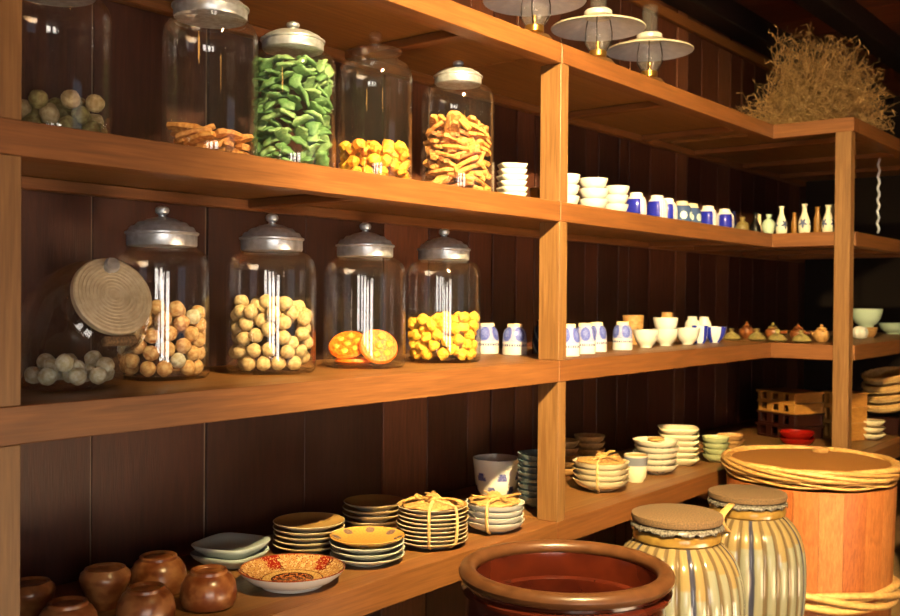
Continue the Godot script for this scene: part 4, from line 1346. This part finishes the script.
# ---------------------------------------------------------------- second shelf, right of the jars
func build_shelf2() -> void:
	var z := -0.10
	stack("square_cup", "cup", "small white square dish in the stack beside the brown stick jar", "white square dishes by the brown sticks", Vector3(1.995, S2, z), 6, 0.0145, square_mesh(0.034, 0.019, 6.0), mat(Color(0.86, 0.85, 0.80), 0.2), null, 0.001, 0.9)
	single("lacquer_cup", bowl_mesh(0.022, 0.05), M.ochre, "tiny dark and gold cup in the shadow of the centre post", "cup", Vector3(2.155, S2, -0.13))
	stack("white_dish", "dish", "white bowl in the stack half hidden by the centre post", "white bowls half hidden by the post", Vector3(2.262, S2, -0.11), 3, 0.029, bowl_mesh(0.036, 0.036), M.white, null)
	stack("white_dish", "dish", "white bowl in the broad stack right of the centre post", "broad white bowls", Vector3(2.387, S2, z), 3, 0.029, bowl_mesh(0.0415, 0.037), M.white, null)
	stack("white_dish", "dish", "white bowl in the stack beside the first blue panelled cup", "white bowls by the blue cups", Vector3(2.520, S2, z), 3, 0.026, bowl_mesh(0.0365, 0.034), M.white, null)
	var strip := tex(192, 64, func(u: float, v: float) -> Color:
		if v < 0.40: return Color(0.88, 0.87, 0.85)
		var pu := fposmod(u * 2.0, 1.0)
		if pu < 0.5:
			return Color(0.09, 0.11, 0.56) if fposmod(u * 36.0 + v * 9.0, 1.0) < 0.8 else Color(0.22, 0.25, 0.68)
		return Color(0.82, 0.82, 0.84) if fposmod(u * 21.0, 1.0) > 0.22 else Color(0.34, 0.36, 0.62))
	var sm := textured(strip, 0.15)
	var flor := tex(128, 64, func(u: float, v: float) -> Color:
		var q := Vector2(fposmod(u * 6.0, 1.0) - 0.5, (v - 0.66) * 3.2)
		if v < 0.36: return Color(0.78, 0.74, 0.62)
		return Color(0.70, 0.76, 0.78) if q.length() < 0.36 else Color(0.22, 0.30, 0.46))
	var fm := textured(flor, 0.15)
	var cm := cup_down_mesh(0.0315, 0.078)
	var spots := [[2.640, -0.10, 0.90, sm, "first blue and white panelled cup after the white bowl stacks"], [2.745, -0.085, 0.75, sm, "second blue and white panelled cup, its white panel showing"], [2.845, -0.10, 1.1, sm, "third blue and white panelled cup on the second shelf"], [2.950, -0.10, 2.2, fm, "grey-blue flowered cup between the panelled cups"], [3.045, -0.11, 2.9, fm, "second grey-blue flowered cup, partly hidden"], [3.150, -0.10, 0.95, sm, "blue panelled cup just right of the flowered cups"], [3.290, -0.10, 1.3, sm, "last blue panelled cup before the small bottles"]]
	for e in spots:
		single("panel_cup", cm, e[3], e[4], "cup", Vector3(e[0], S2, e[1]), "overturned blue cups on the second shelf", Vector3(0, e[2], 0))
	# little bottles on the corner
	var bottle := [[0.0, 0.0], [0.016, 0.0], [0.019, 0.004], [0.0215, 0.022], [0.020, 0.042], [0.012, 0.062], [0.008, 0.074], [0.0075, 0.088], [0.011, 0.098], [0.0085, 0.098], [0.006, 0.088], [0.0, 0.086]]
	var vase := [[0.0, 0.0], [0.012, 0.0], [0.015, 0.006], [0.025, 0.028], [0.026, 0.042], [0.018, 0.058], [0.009, 0.064], [0.0085, 0.072], [0.012, 0.080], [0.009, 0.080], [0.0, 0.076]]
	var slim := [[0.0, 0.0], [0.010, 0.0], [0.012, 0.006], [0.0115, 0.045], [0.007, 0.060], [0.006, 0.072], [0.008, 0.080], [0.0, 0.079]]
	var blue_dab := tex(96, 64, func(u: float, v: float) -> Color:
		var q := Vector2(fposmod(u * 3.0, 1.0) - 0.5, (v - 0.62) * 3.0)
		return Color(0.30, 0.34, 0.50) if q.length() < 0.26 + 0.12 * sin(atan2(q.y, q.x) * 5.0) else Color(0.84, 0.83, 0.76))
	var bd := textured(blue_dab, 0.15)
	var bl := [[3.62, -0.185, slim, 1.25, M.darkblue, "slim dark blue bottle, first of the small bottles"], [3.62, -0.150, vase, 0.95, M.olive, "small olive vase among the dark bottles"], [3.64, -0.108, bottle, 0.95, M.black, "small black bottle in the dark between two vases"], [3.70, -0.115, slim, 1.15, M.cream, "slim cream bottle behind the celadon vase"], [3.60, -0.040, vase, 1.0, M.celadon, "small celadon vase among the bottles"], [3.56, 0.022, bottle, 1.06, bd, "white bottle with blue dab, first from the left"], [3.575, 0.064, slim, 1.0, M.ochre, "slim ochre bottle between two white bottles"], [3.56, 0.105, bottle, 1.10, bd, "white bottle with blue dab, second from the left"], [3.575, 0.146, slim, 1.2, M.ochre, "slim ochre bottle with pale neck near the corner post"], [3.56, 0.188, bottle, 1.02, bd, "white bottle with blue dab, third from the left"], [3.63, 0.185, bottle, 1.10, bd, "white bottle at the back, near the corner post"], [3.60, 0.232, bottle, 1.08, bd, "white bottle half hidden by the corner post"]]
	for e in bl:
		var pr := []
		for q in e[2]: pr.append([q[0] * (1.0 if e[3] < 1.15 else 1.1), q[1] * e[3]])
		single("small_bottle", lathe(pr, 24, 0.0, 45.0), e[4], e[5], "bottle", Vector3(e[0], S2, e[1] - 0.02), "small bottles on the corner shelf", Vector3(0, rng.randf() * 6, 0))

# ---------------------------------------------------------------- lowest corner shelf and the hanging cord
func tray_stand(label: String, at: Vector3, w: float, h: float, d: float, m: Material, turn: float) -> void:
	var o := thing("tray_stand", label, "tray", at, "stacked wooden tray stands")
	o.rotation.y = turn
	slab("tray", Vector3(-w / 2 - 0.008, h - 0.008, -d / 2 - 0.008), Vector3(w / 2 + 0.008, h, d / 2 + 0.008), m, o, 0.001)
	for s in [-1.0, 1.0]:
		var z0: float = s * d / 2
		slab("foot_rail", Vector3(-w / 2, 0.0, z0 - 0.005), Vector3(w / 2, 0.008, z0 + 0.005), m, o, 0.001)
		for x in [-0.5, -0.22, 0.1, 0.42]:
			slab("leg", Vector3(x * w, 0.008, z0 - 0.005), Vector3(x * w + w * 0.16 if x < 0.4 else w * 0.5, h - 0.008, z0 + 0.005), m, o, 0.001)
	for s in [-1.0, 1.0]:
		var x0: float = s * (w / 2 - 0.004)
		slab("side", Vector3(x0 - 0.004, 0.0, -d / 2 + 0.0055), Vector3(x0 + 0.004, h - 0.0085, d / 2 - 0.0055), m, o, 0.001)

func build_far_things() -> void:
	var turn := 1.15
	var base := Vector3(3.97, S4, -0.105)
	tray_stand("dark lacquered tray stand at the bottom of the left tray pile", base, 0.195, 0.052, 0.15, M.lacquer, turn)
	tray_stand("dark lacquered tray stand, second from the bottom of the left tray pile", base + Vector3(0.004, 0.0525, 0.0), 0.19, 0.050, 0.15, M.lacquer, turn + 0.03)
	tray_stand("honey wooden tray stand, second from the top of the left tray pile", base + Vector3(0.0, 0.103, 0.004), 0.195, 0.042, 0.15, M.honey, turn - 0.02)
	tray_stand("honey wooden tray stand on top of the left tray pile", base + Vector3(0.0, 0.1455, 0.0), 0.19, 0.042, 0.15, M.honey, turn + 0.02)
	var b2 := Vector3(4.06, S4, 0.085)
	tray_stand("honey wooden tray stand at the bottom of the tray pile behind the corner post", b2, 0.12, 0.07, 0.10, M.honey, turn)
	tray_stand("honey wooden tray stand in the middle of the pile behind the corner post", b2 + Vector3(0, 0.0705, 0), 0.12, 0.062, 0.10, M.honey, turn + 0.02)
	tray_stand("honey wooden tray stand on top of the pile behind the corner post", b2 + Vector3(0, 0.133, 0), 0.12, 0.056, 0.10, M.honey, turn - 0.02)
	stack("red_bowl", "bowl", "red lacquered bowl in the pair before the tray pile", "red bowls", Vector3(3.715, S4, 0.012), 2, 0.022, bowl_mesh(0.066, 0.036), M.red, null)
	# nested woven bamboo trays right of the post
	for i in 4:
		var o := thing("woven_tray", "woven bamboo tray in the leaning pile by the corner post, %s" % ORD[3 - i], "basket", Vector3(4.36, S4 + 0.100 + i * 0.038, 0.165), "leaning woven trays")
		o.rotation = Vector3(-0.10, 0.0, 0.20)
		part("weave", lathe([[0.0, 0.0], [0.07, 0.002], [0.087, 0.022], [0.091, 0.036], [0.088, 0.036], [0.083, 0.022], [0.066, 0.006], [0.0, 0.004]], 40), M.bamboo2, o)
		part("rim", ring_twist(0.092, 0.007, 3, 18, 0.0065), M.bamboo, o, Vector3(0, 0.034, 0))
		part("band", ring_twist(0.087, 0.006, 2, 24, 0.006), M.straw, o, Vector3(0, 0.018, 0))
	for i in 3:
		var o := thing("scalloped_dish", "pale scalloped dish in the low pile right of the corner post, %s" % ORD[2 - i], "dish", Vector3(4.12, S4 + i * 0.026, 0.165), "pale scalloped dishes")
		var rows := []
		for q in [[0.0, 0.0], [0.45, 0.0], [0.7, 0.3], [1.0, 1.0], [0.96, 1.05], [0.6, 0.45], [0.0, 0.4]]:
			var row := PackedVector3Array()
			for j in 48:
				var t := TAU * j / 48
				row.append(Vector3(cos(t), 0, sin(t)) * 0.056 * q[0] * (1.0 + 0.06 * q[0] * cos(t * 8.0)) + Vector3(0, 0.024 * q[1], 0))
			rows.append(row)
		part("dish", grid(rows), M.cream, o)
	for s in [0]:
		var o := thing("support_block", "dark block under the leaning woven trays, in shadow", "block", Vector3(4.37, S4, 0.150))
		part("block", box(Vector3(0.15, 0.07, 0.15), 0.003), M.lacquer, o, Vector3(0, 0.035, 0))
	# hanging white cord
	var pts := []
	for i in 25:
		var f := i / 24.0
		pts.append(Vector3(0.004 * sin(f * 40.0), -f * 0.305, 0.004 * cos(f * 40.0)))
	single("twisted_rope", tube(pts, 0.005, 6), M.enamel, "white twisted rope hanging under the top shelf, right of the corner post", "rope", Vector3(4.25, S1 - 0.0435, 0.15))
